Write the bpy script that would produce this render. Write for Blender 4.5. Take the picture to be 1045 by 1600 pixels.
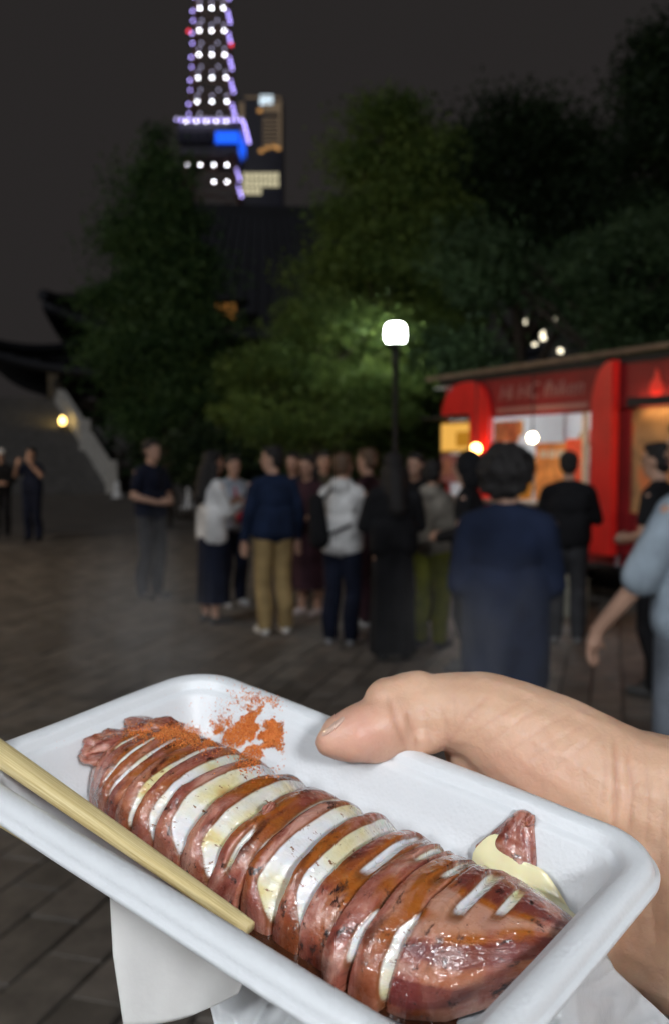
import bpy, bmesh, math, random
import numpy as np
from mathutils import Vector, Matrix, noise
from mathutils.bvhtree import BVHTree
random.seed(7); RNG = np.random.default_rng(7)
scene = bpy.context.scene
for o in list(bpy.data.objects): bpy.data.objects.remove(o)
C = scene.collection
R = math.radians

# ------------------------------------------------------------------ camera, sky, light
FPX, CX, CY, CAMH, PITCH = 1500.0, 522.5, 800.0, 1.6, R(3.36)
cam = bpy.data.cameras.new('camera'); camo = bpy.data.objects.new('camera', cam); C.objects.link(camo)
camo.location = (0, 0, CAMH); camo.rotation_euler = (R(90) - PITCH, 0, 0)
cam.sensor_fit = 'VERTICAL'; cam.sensor_height = 36; cam.lens = FPX / 1600 * 36
cam.clip_start = 0.01; cam.clip_end = 5000
cam.dof.use_dof = True; cam.dof.focus_distance = 0.285; cam.dof.aperture_fstop = 33.75 / 2.25
cam.dof.aperture_blades = 0
scene.camera = camo
scene.view_settings.view_transform = 'Standard'; scene.view_settings.look = 'None'
scene.view_settings.exposure = 0; scene.view_settings.gamma = 1
try: scene.cycles.use_denoising = True; scene.cycles.max_bounces = 8; scene.cycles.transparent_max_bounces = 8; scene.cycles.sample_clamp_indirect = 4; scene.cycles.volume_max_steps = 128
except Exception: pass

world = bpy.data.worlds.new('World'); scene.world = world; world.use_nodes = True
wn, wl = world.node_tree.nodes, world.node_tree.links
bg = wn['Background']
sky = wn.new('ShaderNodeTexSky'); sky.sky_type = 'NISHITA'; sky.sun_disc = False
sky.sun_elevation = R(-4); sky.sun_rotation = R(200)
mixw = wn.new('ShaderNodeMix'); mixw.data_type = 'RGBA'; mixw.blend_type = 'ADD'; mixw.inputs['Factor'].default_value = 1
sc_ = wn.new('ShaderNodeMix'); sc_.data_type = 'RGBA'; sc_.blend_type = 'MULTIPLY'; sc_.inputs['Factor'].default_value = 1
wl.new(sky.outputs[0], sc_.inputs[6]); sc_.inputs[7].default_value = (0.02, 0.02, 0.02, 1)
wl.new(sc_.outputs[2], mixw.inputs[6]); mixw.inputs[7].default_value = (0.45, 0.40, 0.395, 1)   # city glow on the night sky
wl.new(mixw.outputs[2], bg.inputs[0]); bg.inputs[1].default_value = 0.048

sun = bpy.data.lights.new('night_fill', 'SUN'); sun.energy = 0.58; sun.angle = R(12); sun.color = (0.92, 0.95, 1.0)  # weak sun added as overall fill light for the night plaza
suno = bpy.data.objects.new('night_fill', sun); C.objects.link(suno)
suno.rotation_euler = (R(48), 0, R(-35))

# ------------------------------------------------------------------ pixel helpers
FWD = Vector((0, math.cos(PITCH), -math.sin(PITCH))); UP = Vector((0, math.sin(PITCH), math.cos(PITCH))); CAM = Vector((0, 0, CAMH))
def cw(x, y, z): return CAM + Vector((x, 0, 0)) - UP * y + FWD * z          # camera (x right, y down, z forward) to world
def ray(px, py): return cw((px - CX) / FPX, (py - CY) / FPX, 1.0) - CAM
def P(px, py, z): return cw((px - CX) / FPX * z, (py - CY) / FPX * z, z)
def at(px, py, Y): r = ray(px, py); return CAM + r * (Y / r.y)
def gx(px, Y):  return (px - CX) / FPX * (Y * math.cos(PITCH) + CAMH * math.sin(PITCH))
def hz(py, Y): return at(CX, py, Y).z
def topx(p):
    v = Vector(p) - CAM; z = v.dot(FWD); return (CX + FPX * v.x / z, CY - FPX * v.dot(UP) / z, z)

# ------------------------------------------------------------------ object helpers
def link(name, me, mat=None, parent=None):
    o = bpy.data.objects.new(name, me); C.objects.link(o)
    if mat is not None:
        for m in (mat if isinstance(mat, (list, tuple)) else [mat]): me.materials.append(m)
    if parent is not None: o.parent = parent; o.matrix_parent_inverse = parent.matrix_world.inverted() if False else Matrix.Translation(-parent.location)
    return o
def empty(name, loc=(0, 0, 0)):
    o = bpy.data.objects.new(name, None); C.objects.link(o); o.location = loc; o.empty_display_size = 0.1; return o
def tag(o, label=None, cat=None, group=None, kind=None):
    if label: o['label'] = label
    if cat: o['category'] = cat
    if group: o['group'] = group
    if kind: o['kind'] = kind
    return o
def mesh_np(name, V, F, smooth=True):
    """V (n,3), F (m,k) with constant k"""
    V = np.asarray(V, dtype=np.float32); F = np.asarray(F, dtype=np.int32); k = F.shape[1]
    me = bpy.data.meshes.new(name); me.vertices.add(len(V)); me.vertices.foreach_set('co', V.ravel())
    me.loops.add(F.size); me.loops.foreach_set('vertex_index', F.ravel())
    me.polygons.add(len(F)); me.polygons.foreach_set('loop_start', np.arange(0, F.size, k, dtype=np.int32))
    me.update(calc_edges=True); me.validate()
    if smooth: me.polygons.foreach_set('use_smooth', np.ones(len(me.polygons), bool))
    return me
def fattr(me, name, vals):
    a = me.attributes.new(name, 'FLOAT', 'POINT'); a.data.foreach_set('value', np.asarray(vals, np.float32))
def vattr(me, name, vals):
    a = me.attributes.new(name, 'FLOAT_VECTOR', 'POINT'); a.data.foreach_set('vector', np.asarray(vals, np.float32).ravel())
def bm_mesh(name, bm, smooth=False):
    bmesh.ops.recalc_face_normals(bm, faces=bm.faces)
    me = bpy.data.meshes.new(name); bm.to_mesh(me); bm.free()
    if smooth: me.polygons.foreach_set('use_smooth', np.ones(len(me.polygons), bool))
    return me
BEV = 2
def add_box(bm, c, s, M=None, bevel=0.0):
    r = bmesh.ops.create_cube(bm, size=1.0); vs = r['verts']
    for v in vs: v.co = Vector((v.co.x * s[0] + c[0], v.co.y * s[1] + c[1], v.co.z * s[2] + c[2]))
    if bevel > 0:
        es = list({e for v in vs for e in v.link_edges})
        b = bmesh.ops.bevel(bm, geom=es, offset=bevel, segments=BEV, affect='EDGES'); vs = list({v for f in b['faces'] for v in f.verts} | {v for v in vs if v.is_valid})
    if M is not None:
        for v in vs: v.co = M @ v.co
    return vs
def box(name, c, s, mat, parent=None, M=None, bevel=0.0):
    bm = bmesh.new(); add_box(bm, c, s, M, bevel); return link(name, bm_mesh(name, bm), mat, parent)
def add_bar(bm, a, b, w, h=None, n=4, taper=1.0):
    a, b = Vector(a), Vector(b); d = (b - a); L = d.length
    if L < 1e-6: return
    q = d.to_track_quat('Z', 'Y').to_matrix().to_4x4()
    rs = []
    for k, (z, t) in enumerate(((0, 1.0), (L, taper))):
        ring = []
        for i in range(n):
            an = 2 * math.pi * (i + .5) / n
            ring.append(bm.verts.new(a + (q @ Vector((math.cos(an) * w * t, math.sin(an) * (h or w) * t, z)))))
        rs.append(ring)
    for i in range(n): bm.faces.new((rs[0][i], rs[0][(i + 1) % n], rs[1][(i + 1) % n], rs[1][i]))
    bm.faces.new(rs[0][::-1]); bm.faces.new(rs[1])
def tube(bm, pts, rad, n=8):
    pts = [Vector(p) for p in pts]; rings = []
    for i, p in enumerate(pts):
        d = (pts[min(i + 1, len(pts) - 1)] - pts[max(i - 1, 0)]).normalized(); q = d.to_track_quat('Z', 'Y').to_matrix()
        r = rad[i] if isinstance(rad, (list, tuple)) else rad
        rings.append([bm.verts.new(p + q @ Vector((math.cos(2 * math.pi * k / n) * r, math.sin(2 * math.pi * k / n) * r, 0))) for k in range(n)])
    for a, b in zip(rings, rings[1:]):
        for k in range(n): bm.faces.new((a[k], a[(k + 1) % n], b[(k + 1) % n], b[k]))
    bm.faces.new(rings[0][::-1]); bm.faces.new(rings[-1])
def lathe(bm, prof, c=(0, 0, 0), n=24, M=None):
    """prof: list of (radius, z)"""
    rings = []
    for r, z in prof:
        ring = []
        for k in range(n):
            p = Vector((c[0] + r * math.cos(2 * math.pi * k / n), c[1] + r * math.sin(2 * math.pi * k / n), c[2] + z))
            ring.append(bm.verts.new(M @ p if M else p))
        rings.append(ring)
    for a, b in zip(rings, rings[1:]):
        for k in range(n): bm.faces.new((a[k], a[(k + 1) % n], b[(k + 1) % n], b[k]))
    bm.faces.new(rings[0][::-1]); bm.faces.new(rings[-1])

def add_cone(bm, p0, r0, p1, r1, n=16):
    """closed round cone (two spheres and their hull)"""
    p0, p1 = Vector(p0), Vector(p1); d = p1 - p0; L = d.length
    q = (d if L > 1e-7 else Vector((0, 0, 1))).to_track_quat('Z', 'Y').to_matrix()
    s = max(-.95, min(.95, (r0 - r1) / L)) if L > 1e-7 else 0
    a0 = math.asin(s); prof = []
    m = 6
    for i in range(1, m + 1):
        an = -math.pi / 2 + (a0 + math.pi / 2) * i / m; prof.append((r0 * math.cos(an), r0 * math.sin(an)))
    for i in range(0, m):
        an = a0 + (math.pi / 2 - a0) * i / m; prof.append((r1 * math.cos(an), L + r1 * math.sin(an)))
    rings = [[bm.verts.new(p0 + q @ Vector((r * math.cos(2 * math.pi * k / n), r * math.sin(2 * math.pi * k / n), z))) for k in range(n)] for r, z in prof]
    for a, b in zip(rings, rings[1:]):
        for k in range(n): bm.faces.new((a[k], a[(k + 1) % n], b[(k + 1) % n], b[k]))
    v0 = bm.verts.new(p0 - q @ Vector((0, 0, r0))); v1 = bm.verts.new(p1 + q @ Vector((0, 0, r1)))
    for k in range(n):
        bm.faces.new((v0, rings[0][(k + 1) % n], rings[0][k])); bm.faces.new((v1, rings[-1][k], rings[-1][(k + 1) % n]))
def add_ell(bm, c, rad, rot=None):
    M = Matrix.Translation(Vector(c)) @ ((rot.to_4x4()) if rot is not None else Matrix.Identity(4)) @ Matrix.Diagonal((*rad, 1))
    bmesh.ops.create_uvsphere(bm, u_segments=20, v_segments=12, radius=1.0, matrix=M)
def blob(name, shapes, voxel, smooth, mat, parent=None, M=None, post=None):
    """union of round cones (p0,r0,p1,r1) and ellipsoids (c,(rx,ry,rz)[,rot]) grown into one skin"""
    bm = bmesh.new()
    for s in shapes:
        if len(s) == 4: add_cone(bm, *s)
        else: add_ell(bm, *s)
    me = bm_mesh(name + '_raw', bm); ob = bpy.data.objects.new('raw', me); C.objects.link(ob)
    m = ob.modifiers.new('r', 'REMESH'); m.mode = 'VOXEL'; m.voxel_size = voxel; m.use_smooth_shade = True
    if smooth: s_ = ob.modifiers.new('s', 'SMOOTH'); s_.iterations = smooth; s_.factor = 0.5
    dg = bpy.context.evaluated_depsgraph_get(); me2 = bpy.data.meshes.new_from_object(ob.evaluated_get(dg))
    bpy.data.objects.remove(ob); bpy.data.meshes.remove(me); me2.name = name
    if post: post(me2)
    if M is not None: me2.transform(M)
    me2.polygons.foreach_set('use_smooth', np.ones(len(me2.polygons), bool))
    return link(name, me2, mat, parent)

# ------------------------------------------------------------------ materials
MATS = {}
def nmat(name):
    m = bpy.data.materials.new(name); m.use_nodes = True; nt = m.node_tree; return m, nt.nodes, nt.links, nt.nodes['Principled BSDF']
def mat(name, col, rough=0.6, var=0.25, scale=8.0, bump=0.0, metal=0.0, spec=0.5, detail=6, coat=0.0):
    """plain surface with uneven colour and fine relief"""
    if name in MATS: return MATS[name]
    m, n, l, b = nmat(name)
    tc = n.new('ShaderNodeTexCoord'); nz = n.new('ShaderNodeTexNoise'); nz.inputs['Scale'].default_value = scale; nz.inputs['Detail'].default_value = detail
    l.new(tc.outputs['Object'], nz.inputs['Vector'])
    cr = n.new('ShaderNodeValToRGB'); cr.color_ramp.elements[0].position = .3; cr.color_ramp.elements[1].position = .7
    cr.color_ramp.elements[0].color = (*[c * (1 - var) for c in col], 1); cr.color_ramp.elements[1].color = (*[min(1, c * (1 + var)) for c in col], 1)
    l.new(nz.outputs['Fac'], cr.inputs['Fac']); l.new(cr.outputs['Color'], b.inputs['Base Color'])
    b.inputs['Roughness'].default_value = rough; b.inputs['Metallic'].default_value = metal; b.inputs['Specular IOR Level'].default_value = spec
    b.inputs['Coat Weight'].default_value = coat
    if bump:
        bp = n.new('ShaderNodeBump'); bp.inputs['Strength'].default_value = bump; bp.inputs['Distance'].default_value = 0.02
        l.new(nz.outputs['Fac'], bp.inputs['Height']); l.new(bp.outputs['Normal'], b.inputs['Normal'])
    MATS[name] = m; return m
def emit(name, col, strength):
    if name in MATS: return MATS[name]
    m, n, l, b = nmat(name); n.remove(b); e = n.new('ShaderNodeEmission'); e.inputs[0].default_value = (*col, 1); e.inputs[1].default_value = strength
    l.new(e.outputs[0], n['Material Output'].inputs[0]); MATS[name] = m; return m
def cloth(name, col): return mat('cloth_' + name, col, rough=.9, var=.35, scale=6, bump=.3, spec=.2)

M_STONE = mat('stone', (.11, .105, .10), .85, .3, 2.0, .3)
M_DARKMETAL = mat('dark_metal', (.03, .03, .032), .45, .2, 20, 0, .6)
M_BARK = mat('bark', (.05, .038, .028), .9, .4, 12, .8)

# ------------------------------------------------------------------ ground and paving
def ground_mat():
    m, n, l, b = nmat('ground'); tc = n.new('ShaderNodeTexCoord')
    a = n.new('ShaderNodeTexNoise'); a.inputs['Scale'].default_value = 1.6; a.inputs['Detail'].default_value = 8; l.new(tc.outputs['Object'], a.inputs['Vector'])
    c = n.new('ShaderNodeValToRGB'); c.color_ramp.elements[0].color = (.055, .048, .042, 1); c.color_ramp.elements[1].color = (.115, .10, .086, 1)
    c.color_ramp.elements[0].position = .3; c.color_ramp.elements[1].position = .7
    l.new(a.outputs['Fac'], c.inputs['Fac']); l.new(c.outputs['Color'], b.inputs['Base Color']); b.inputs['Roughness'].default_value = .8; return m
def paver_mat():
    m, n, l, b = nmat('paver'); tc = n.new('ShaderNodeTexCoord'); oi = n.new('ShaderNodeObjectInfo')
    geo = n.new('ShaderNodeNewGeometry')
    a = n.new('ShaderNodeTexNoise'); a.inputs['Scale'].default_value = 7; a.inputs['Detail'].default_value = 9; a.inputs['Roughness'].default_value = .7; l.new(geo.outputs['Position'], a.inputs['Vector'])
    c = n.new('ShaderNodeValToRGB'); c.color_ramp.elements[0].color = (.06, .053, .046, 1); c.color_ramp.elements[1].color = (.20, .172, .145, 1)
    c.color_ramp.elements[0].position = .28; c.color_ramp.elements[1].position = .75; l.new(a.outputs['Fac'], c.inputs['Fac'])
    mx = n.new('ShaderNodeMix'); mx.data_type = 'RGBA'; mx.blend_type = 'MULTIPLY'; mx.inputs['Factor'].default_value = 1
    mr = n.new('ShaderNodeMapRange'); mr.inputs['To Min'].default_value = .7; mr.inputs['To Max'].default_value = 1.3
    l.new(geo.outputs['Random Per Island'], mr.inputs['Value']); l.new(c.outputs['Color'], mx.inputs[6]); l.new(mr.outputs[0], mx.inputs[7])
    ad = n.new('ShaderNodeMapRange'); ad.inputs['To Min'].default_value = .75; ad.inputs['To Max'].default_value = 1.2; l.new(oi.outputs['Random'], ad.inputs['Value'])
    m2 = n.new('ShaderNodeMix'); m2.data_type = 'RGBA'; m2.blend_type = 'MULTIPLY'; m2.inputs['Factor'].default_value = 1
    l.new(mx.outputs[2], m2.inputs[6]); l.new(ad.outputs[0], m2.inputs[7]); l.new(m2.outputs[2], b.inputs['Base Color'])
    bp = n.new('ShaderNodeBump'); bp.inputs['Strength'].default_value = .4; bp.inputs['Distance'].default_value = .006; l.new(a.outputs['Fac'], bp.inputs['Height']); l.new(bp.outputs[0], b.inputs['Normal'])
    b.inputs['Roughness'].default_value = .62; return m
gm = mesh_np('ground', [(-1500, -300, 0), (1500, -300, 0), (1500, 3000, 0), (-1500, 3000, 0)], [(0, 1, 2, 3)], False)
ground = tag(link('ground', gm, ground_mat()), kind='structure')
def paving():
    pm = paver_mat(); LX, WY, TH, G = .40, .20, .022, .010
    global BEV
    BEV = 1; bm = bmesh.new(); add_box(bm, (0, 0, TH / 2), (WY - G, LX - G, TH), bevel=.005); BEV = 2; proto = bm_mesh('paver', bm); proto.materials.append(pm)
    ang = R(-16); ca, sa = math.cos(ang), math.sin(ang); cells = []
    for i in range(-68, 69):
        for j in range(-3, 64):
            a = i * WY; b_ = (j + (.5 if i % 2 else 0)) * LX
            x, y = a * ca - b_ * sa, a * sa + b_ * ca
            if 1.6 < y < 19 and abs(x) < 1.0 + .42 * y:
                px, py, z = topx((x, y, TH)); inside = -20 < px < 1065 and 700 < py < 1625
                hid = py > 1060 and px > 150 and py < 1600 and not (px < 330 and py > 1500)      # behind the tray
                cells.append((0 if (inside and not hid) else 1, y, x))
    cells.sort(); rest = []
    for k, (h, y, x) in enumerate(cells):
        rz = ang + random.gauss(0, .006); dz = random.gauss(0, .0022)
        if k < 300:
            o = bpy.data.objects.new('paver', proto); C.objects.link(o); o.parent = ground; o.location = (x, y, dz); o.rotation_euler = (random.gauss(0, .004), random.gauss(0, .004), rz)
        else: rest.append((x, y, dz, rz))
    vb = np.array([v.co[:] for v in proto.vertices]); fb = [tuple(p.vertices) for p in proto.polygons]
    V, F = [], []
    for x, y, z, rz in rest:
        c, s = math.cos(rz), math.sin(rz); o = len(V)
        V += [(x + v[0] * c - v[1] * s, y + v[0] * s + v[1] * c, z + v[2]) for v in vb]; F += [tuple(i + o for i in f) for f in fb]
    me = bpy.data.meshes.new('paver_field'); me.from_pydata(V, [], F); me.update(); tag(link('paver_field', me, pm, ground), kind='stuff')
paving()

# ------------------------------------------------------------------ trees
def leaf_mat(name, c0, c1):
    m, n, l, b = nmat(name); at_ = n.new('ShaderNodeAttribute'); at_.attribute_name = 'rnd'
    cr = n.new('ShaderNodeValToRGB'); cr.color_ramp.elements[0].color = (*c0, 1); cr.color_ramp.elements[1].color = (*c1, 1)
    l.new(at_.outputs['Fac'], cr.inputs['Fac']); l.new(cr.outputs['Color'], b.inputs['Base Color']); b.inputs['Roughness'].default_value = .55
    t = n.new('ShaderNodeBsdfTranslucent'); l.new(cr.outputs['Color'], t.inputs['Color'])
    ms = n.new('ShaderNodeMixShader'); ms.inputs[0].default_value = .45; b.inputs['Specular IOR Level'].default_value = .25; l.new(b.outputs[0], ms.inputs[1]); l.new(t.outputs[0], ms.inputs[2])
    l.new(ms.outputs[0], n['Material Output'].inputs[0]); return m
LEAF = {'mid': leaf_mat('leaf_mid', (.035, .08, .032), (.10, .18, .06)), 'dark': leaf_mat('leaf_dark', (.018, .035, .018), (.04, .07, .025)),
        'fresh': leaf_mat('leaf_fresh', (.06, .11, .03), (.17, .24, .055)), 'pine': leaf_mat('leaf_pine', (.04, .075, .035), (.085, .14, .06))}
def leaves(name, lobes, per, size, kind, parent, clump=.35, shell=.55):
    """leaf quads in clumps spread through ellipsoid lobes [(c,(rx,ry,rz),nclumps)]"""
    cen = []
    for c, r, nc in lobes:
        d = RNG.normal(size=(nc, 3)); d /= np.linalg.norm(d, axis=1)[:, None]
        rad = RNG.uniform(shell, 1.0, nc)[:, None] ** .8
        cen.append(np.array(c) + d * rad * np.array(r) * RNG.uniform(.85, 1.12, (nc, 1)))
    cen = np.concatenate(cen); n = len(cen) * per
    cr = np.clip(RNG.lognormal(-.12, .42, len(cen)), .4, 1.55) * clump
    ci = np.repeat(np.arange(len(cen)), per)
    off = np.clip(RNG.normal(size=(n, 3)), -2.1, 2.1) * np.array([1, 1, .55]); off *= (cr[ci] * .55)[:, None]
    p = cen[ci] + off; p[:, 2] = np.maximum(p[:, 2], .06)
    a = RNG.normal(size=(n, 3)); a[:, 2] -= .35; a /= np.linalg.norm(a, axis=1)[:, None]
    b = np.cross(a, RNG.normal(size=(n, 3))); b /= np.linalg.norm(b, axis=1)[:, None]
    s = (RNG.uniform(.6, 1.3, n) * size)[:, None]
    V = np.stack([p - a * s * .5, p + b * s * .28, p + a * s * .5, p - b * s * .28], 1).reshape(-1, 3)
    F = np.arange(4 * n).reshape(n, 4); me = mesh_np(name, V, F, False)
    rn = np.clip(RNG.uniform(0, 1, len(cen))[ci] * .8 + RNG.uniform(0, .2, n), 0, 1); fattr(me, 'rnd', np.repeat(rn, 4))
    return link(name, me, LEAF[kind], parent), cen
def tree(name, base, lobes, per, size, kind, label, cat='tree', trunk=.16, group=None, clump=.35, top=None):
    root = tag(empty(name, base), label, cat, group); base = Vector(base)
    _, cen = leaves('crown', lobes, per, size, kind, root, clump)
    top = Vector(top) if top else Vector(lobes[-1][0])
    bm = bmesh.new(); pts = []; rad = []
    for k in range(9):
        t = k / 8; pts.append(base + (top - base) * t + Vector((math.sin(t * 5) * .12, math.cos(t * 4) * .1 - .1, 0)) * (t > 0)); rad.append(trunk * (1.25 if k == 0 else 1) * (1 - .85 * t))
    tube(bm, pts, rad, 8); root_trunk = link('trunk', bm_mesh('trunk', bm, True), M_BARK, root)
    idx = RNG.choice(len(cen), min(26, len(cen)), replace=False)
    for i in idx:
        c = Vector(cen[i]); t = max(.22, min(.92, ((c.z - base.z) / max(.1, (top.z - base.z))) * .8 - .05)); k = int(t * 8); s = pts[k]
        bm = bmesh.new(); tube(bm, [s, s.lerp(c, .5) + Vector((0, 0, .12 * (c - s).length)), c], [rad[k] * .55, rad[k] * .32, .012], 6)
        link('branch', bm_mesh('branch', bm, True), M_BARK, root_trunk)
    return root
def lobe(px, py, Y, rx, rz, n, ry=None):
    """ellipsoid lobe centred at a pixel at forward distance Y, radii given in pixels"""
    c = at(px, py, Y); k = Y / FPX; return ((c.x, c.y, c.z), (rx * k, (ry or rx) * k, rz * k), n)
def gp(px, Y): return (gx(px, Y), Y, 0)
tree('leafy_tree', gp(255, 21), [lobe(px, py, 21, rx, rz, int(rx * rz / 95)) for px, py, rx, rz in ((255, 650, 56, 42), (300, 620, 56, 50), (204, 560, 48, 38), (298, 520, 58, 44), (240, 540, 60, 50), (178, 470, 36, 24), (235, 460, 58, 48), (304, 440, 38, 34), (270, 400, 48, 40), (222, 372, 44, 38), (280, 335, 32, 34), (230, 308, 32, 32), (254, 268, 18, 36), (245, 222, 9, 22))], 280, .11, 'mid', 'slender tall tree with full green crown before the temple roof', trunk=.2, clump=.55)
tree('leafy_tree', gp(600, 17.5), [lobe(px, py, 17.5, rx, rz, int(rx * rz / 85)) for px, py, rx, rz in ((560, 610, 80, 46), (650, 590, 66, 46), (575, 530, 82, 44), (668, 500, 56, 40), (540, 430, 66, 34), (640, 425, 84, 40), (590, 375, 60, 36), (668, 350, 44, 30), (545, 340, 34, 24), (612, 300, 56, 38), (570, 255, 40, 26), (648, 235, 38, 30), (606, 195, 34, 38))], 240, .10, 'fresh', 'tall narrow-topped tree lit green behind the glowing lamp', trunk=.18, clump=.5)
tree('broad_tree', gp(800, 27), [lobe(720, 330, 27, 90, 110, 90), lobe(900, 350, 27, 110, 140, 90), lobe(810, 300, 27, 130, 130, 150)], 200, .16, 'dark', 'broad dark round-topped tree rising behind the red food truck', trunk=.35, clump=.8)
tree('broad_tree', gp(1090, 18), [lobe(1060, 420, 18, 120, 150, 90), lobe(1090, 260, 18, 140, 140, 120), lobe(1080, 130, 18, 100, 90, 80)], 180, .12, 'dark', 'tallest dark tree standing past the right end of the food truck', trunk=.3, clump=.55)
tree('leafy_tree', gp(930, 15.5), [lobe(745, 420, 15.5, 50, 55, 30), lobe(970, 435, 15.5, 95, 85, 80), lobe(1030, 400, 15.5, 60, 60, 40), lobe(1000, 565, 15.5, 70, 45, 30), lobe(715, 570, 15.5, 40, 50, 16)], 240, .10, 'pine', 'mid-height bluish green tree close behind the food truck roof', trunk=.18, clump=.45, top=at(940, 400, 15.5))
tree('layered_tree', gp(470, 15), [lobe(520, 520, 15, 80, 22, 30), lobe(440, 575, 15, 100, 24, 34), lobe(560, 600, 15, 90, 25, 34), lobe(480, 655, 15, 150, 32, 50), lobe(500, 500, 15, 40, 30, 14)], 220, .08, 'fresh', 'low tree with flat layered boughs beside the lamp post', trunk=.11, clump=.4, top=at(495, 500, 15))
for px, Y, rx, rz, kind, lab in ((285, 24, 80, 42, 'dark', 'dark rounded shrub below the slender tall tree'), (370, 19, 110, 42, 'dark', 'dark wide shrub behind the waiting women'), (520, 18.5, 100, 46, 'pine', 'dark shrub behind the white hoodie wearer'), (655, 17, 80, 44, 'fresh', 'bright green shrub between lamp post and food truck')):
    c = at(px, 720, Y); root = tag(empty('shrub', (c.x, Y, 0)), lab, 'shrub', 'shrubs behind the queue')
    leaves('foliage', [lobe(px, 712, Y, rx, rz, 75)], 110, .15, kind, root, .5, .2)
    bm = bmesh.new(); [tube(bm, [(c.x + dx * .2, Y, 0), (c.x + dx, Y + dy, c.z)], [.03, .012], 5) for dx, dy in ((-.7, .2), (-.3, -.3), (.1, .3), (.5, -.2), (.9, .1))]
    link('stem', bm_mesh('stem', bm, True), M_BARK, root)
treeline_lobes = [lobe(px, 705, 48, 70, 50, 26) for px in range(180, 1200, 75)]
tl, _ = leaves('distant_trees', treeline_lobes, 80, .5, 'dark', None, 1.6, .1)
tag(tl, 'far dark belt of trees behind the plaza', 'trees', kind='stuff')

# ------------------------------------------------------------------ street lamps
def street_lamp(loc, hgt, label, L, col=(.93, 1.0, .96), r=.14):
    root = tag(empty('street_lamp', loc), label, 'street lamp', 'globe street lamps of the plaza'); x, y, z = loc
    bm = bmesh.new(); lathe(bm, [(.13, 0), (.13, .05), (.10, .08), (.085, .55), (.06, .6), (.045, .7), (.04, hgt - .45), (.055, hgt - .4), (.04, hgt - .36), (.05, hgt - r - .05)], (x, y, z), 16)
    link('pole', bm_mesh('pole', bm, True), M_DARKMETAL, root)
    bm = bmesh.new(); lathe(bm, [(.05, -r - .05), (.12, -r - .03), (.13, -r + .01), (.10, -r + .015)], (x, y, z + hgt), 16); link('lamp_collar', bm_mesh('lamp_collar', bm, True), M_DARKMETAL, root)
    prof = []
    for k in range(13):
        a = -math.pi / 2 + math.pi * (k + .15) / 12.3; e = .55; prof.append((r * abs(math.cos(a)) ** e, r * math.copysign(abs(math.sin(a)) ** e, math.sin(a))))
    bm = bmesh.new(); lathe(bm, prof, (x, y, z + hgt), 20); link('globe', bm_mesh('globe', bm, True), emit('lamp_%d' % int(L), col, L), root)
    bm = bmesh.new(); lathe(bm, [(r * .8, r * .99), (r * .78, r * 1.06), (r * .3, r * 1.2), (.02, r * 1.25), (.012, r * 1.5)], (x, y, z + hgt), 16); link('lamp_cap', bm_mesh('lamp_cap', bm, True), M_DARKMETAL, root)
    return root
street_lamp(gp(616, 13.6), hz(521, 13.6), 'lit white globe street lamp behind the queue of people', 70)
street_lamp((1.6, -4.0, 0), 3.3, 'lit street lamp behind the tray holder on the food truck side', 142, (.935, .965, 1.0), .34)  # unseen lamp added as main light on tray, hand and crowd
street_lamp((-2.7, -2.4, 0), 3.5, 'lit street lamp behind the tray holder on the temple side', 52, (.92, .96, 1.0), .34)  # unseen second lamp, added for squid highlights and softer shadows

street_lamp((-7.6, 11.5, 0), 4.0, 'lit warm street lamp at the open side of the plaza', 250, (1.0, .74, .46), .2)  # unseen lamp standing in for the warm light on the left paving

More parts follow.
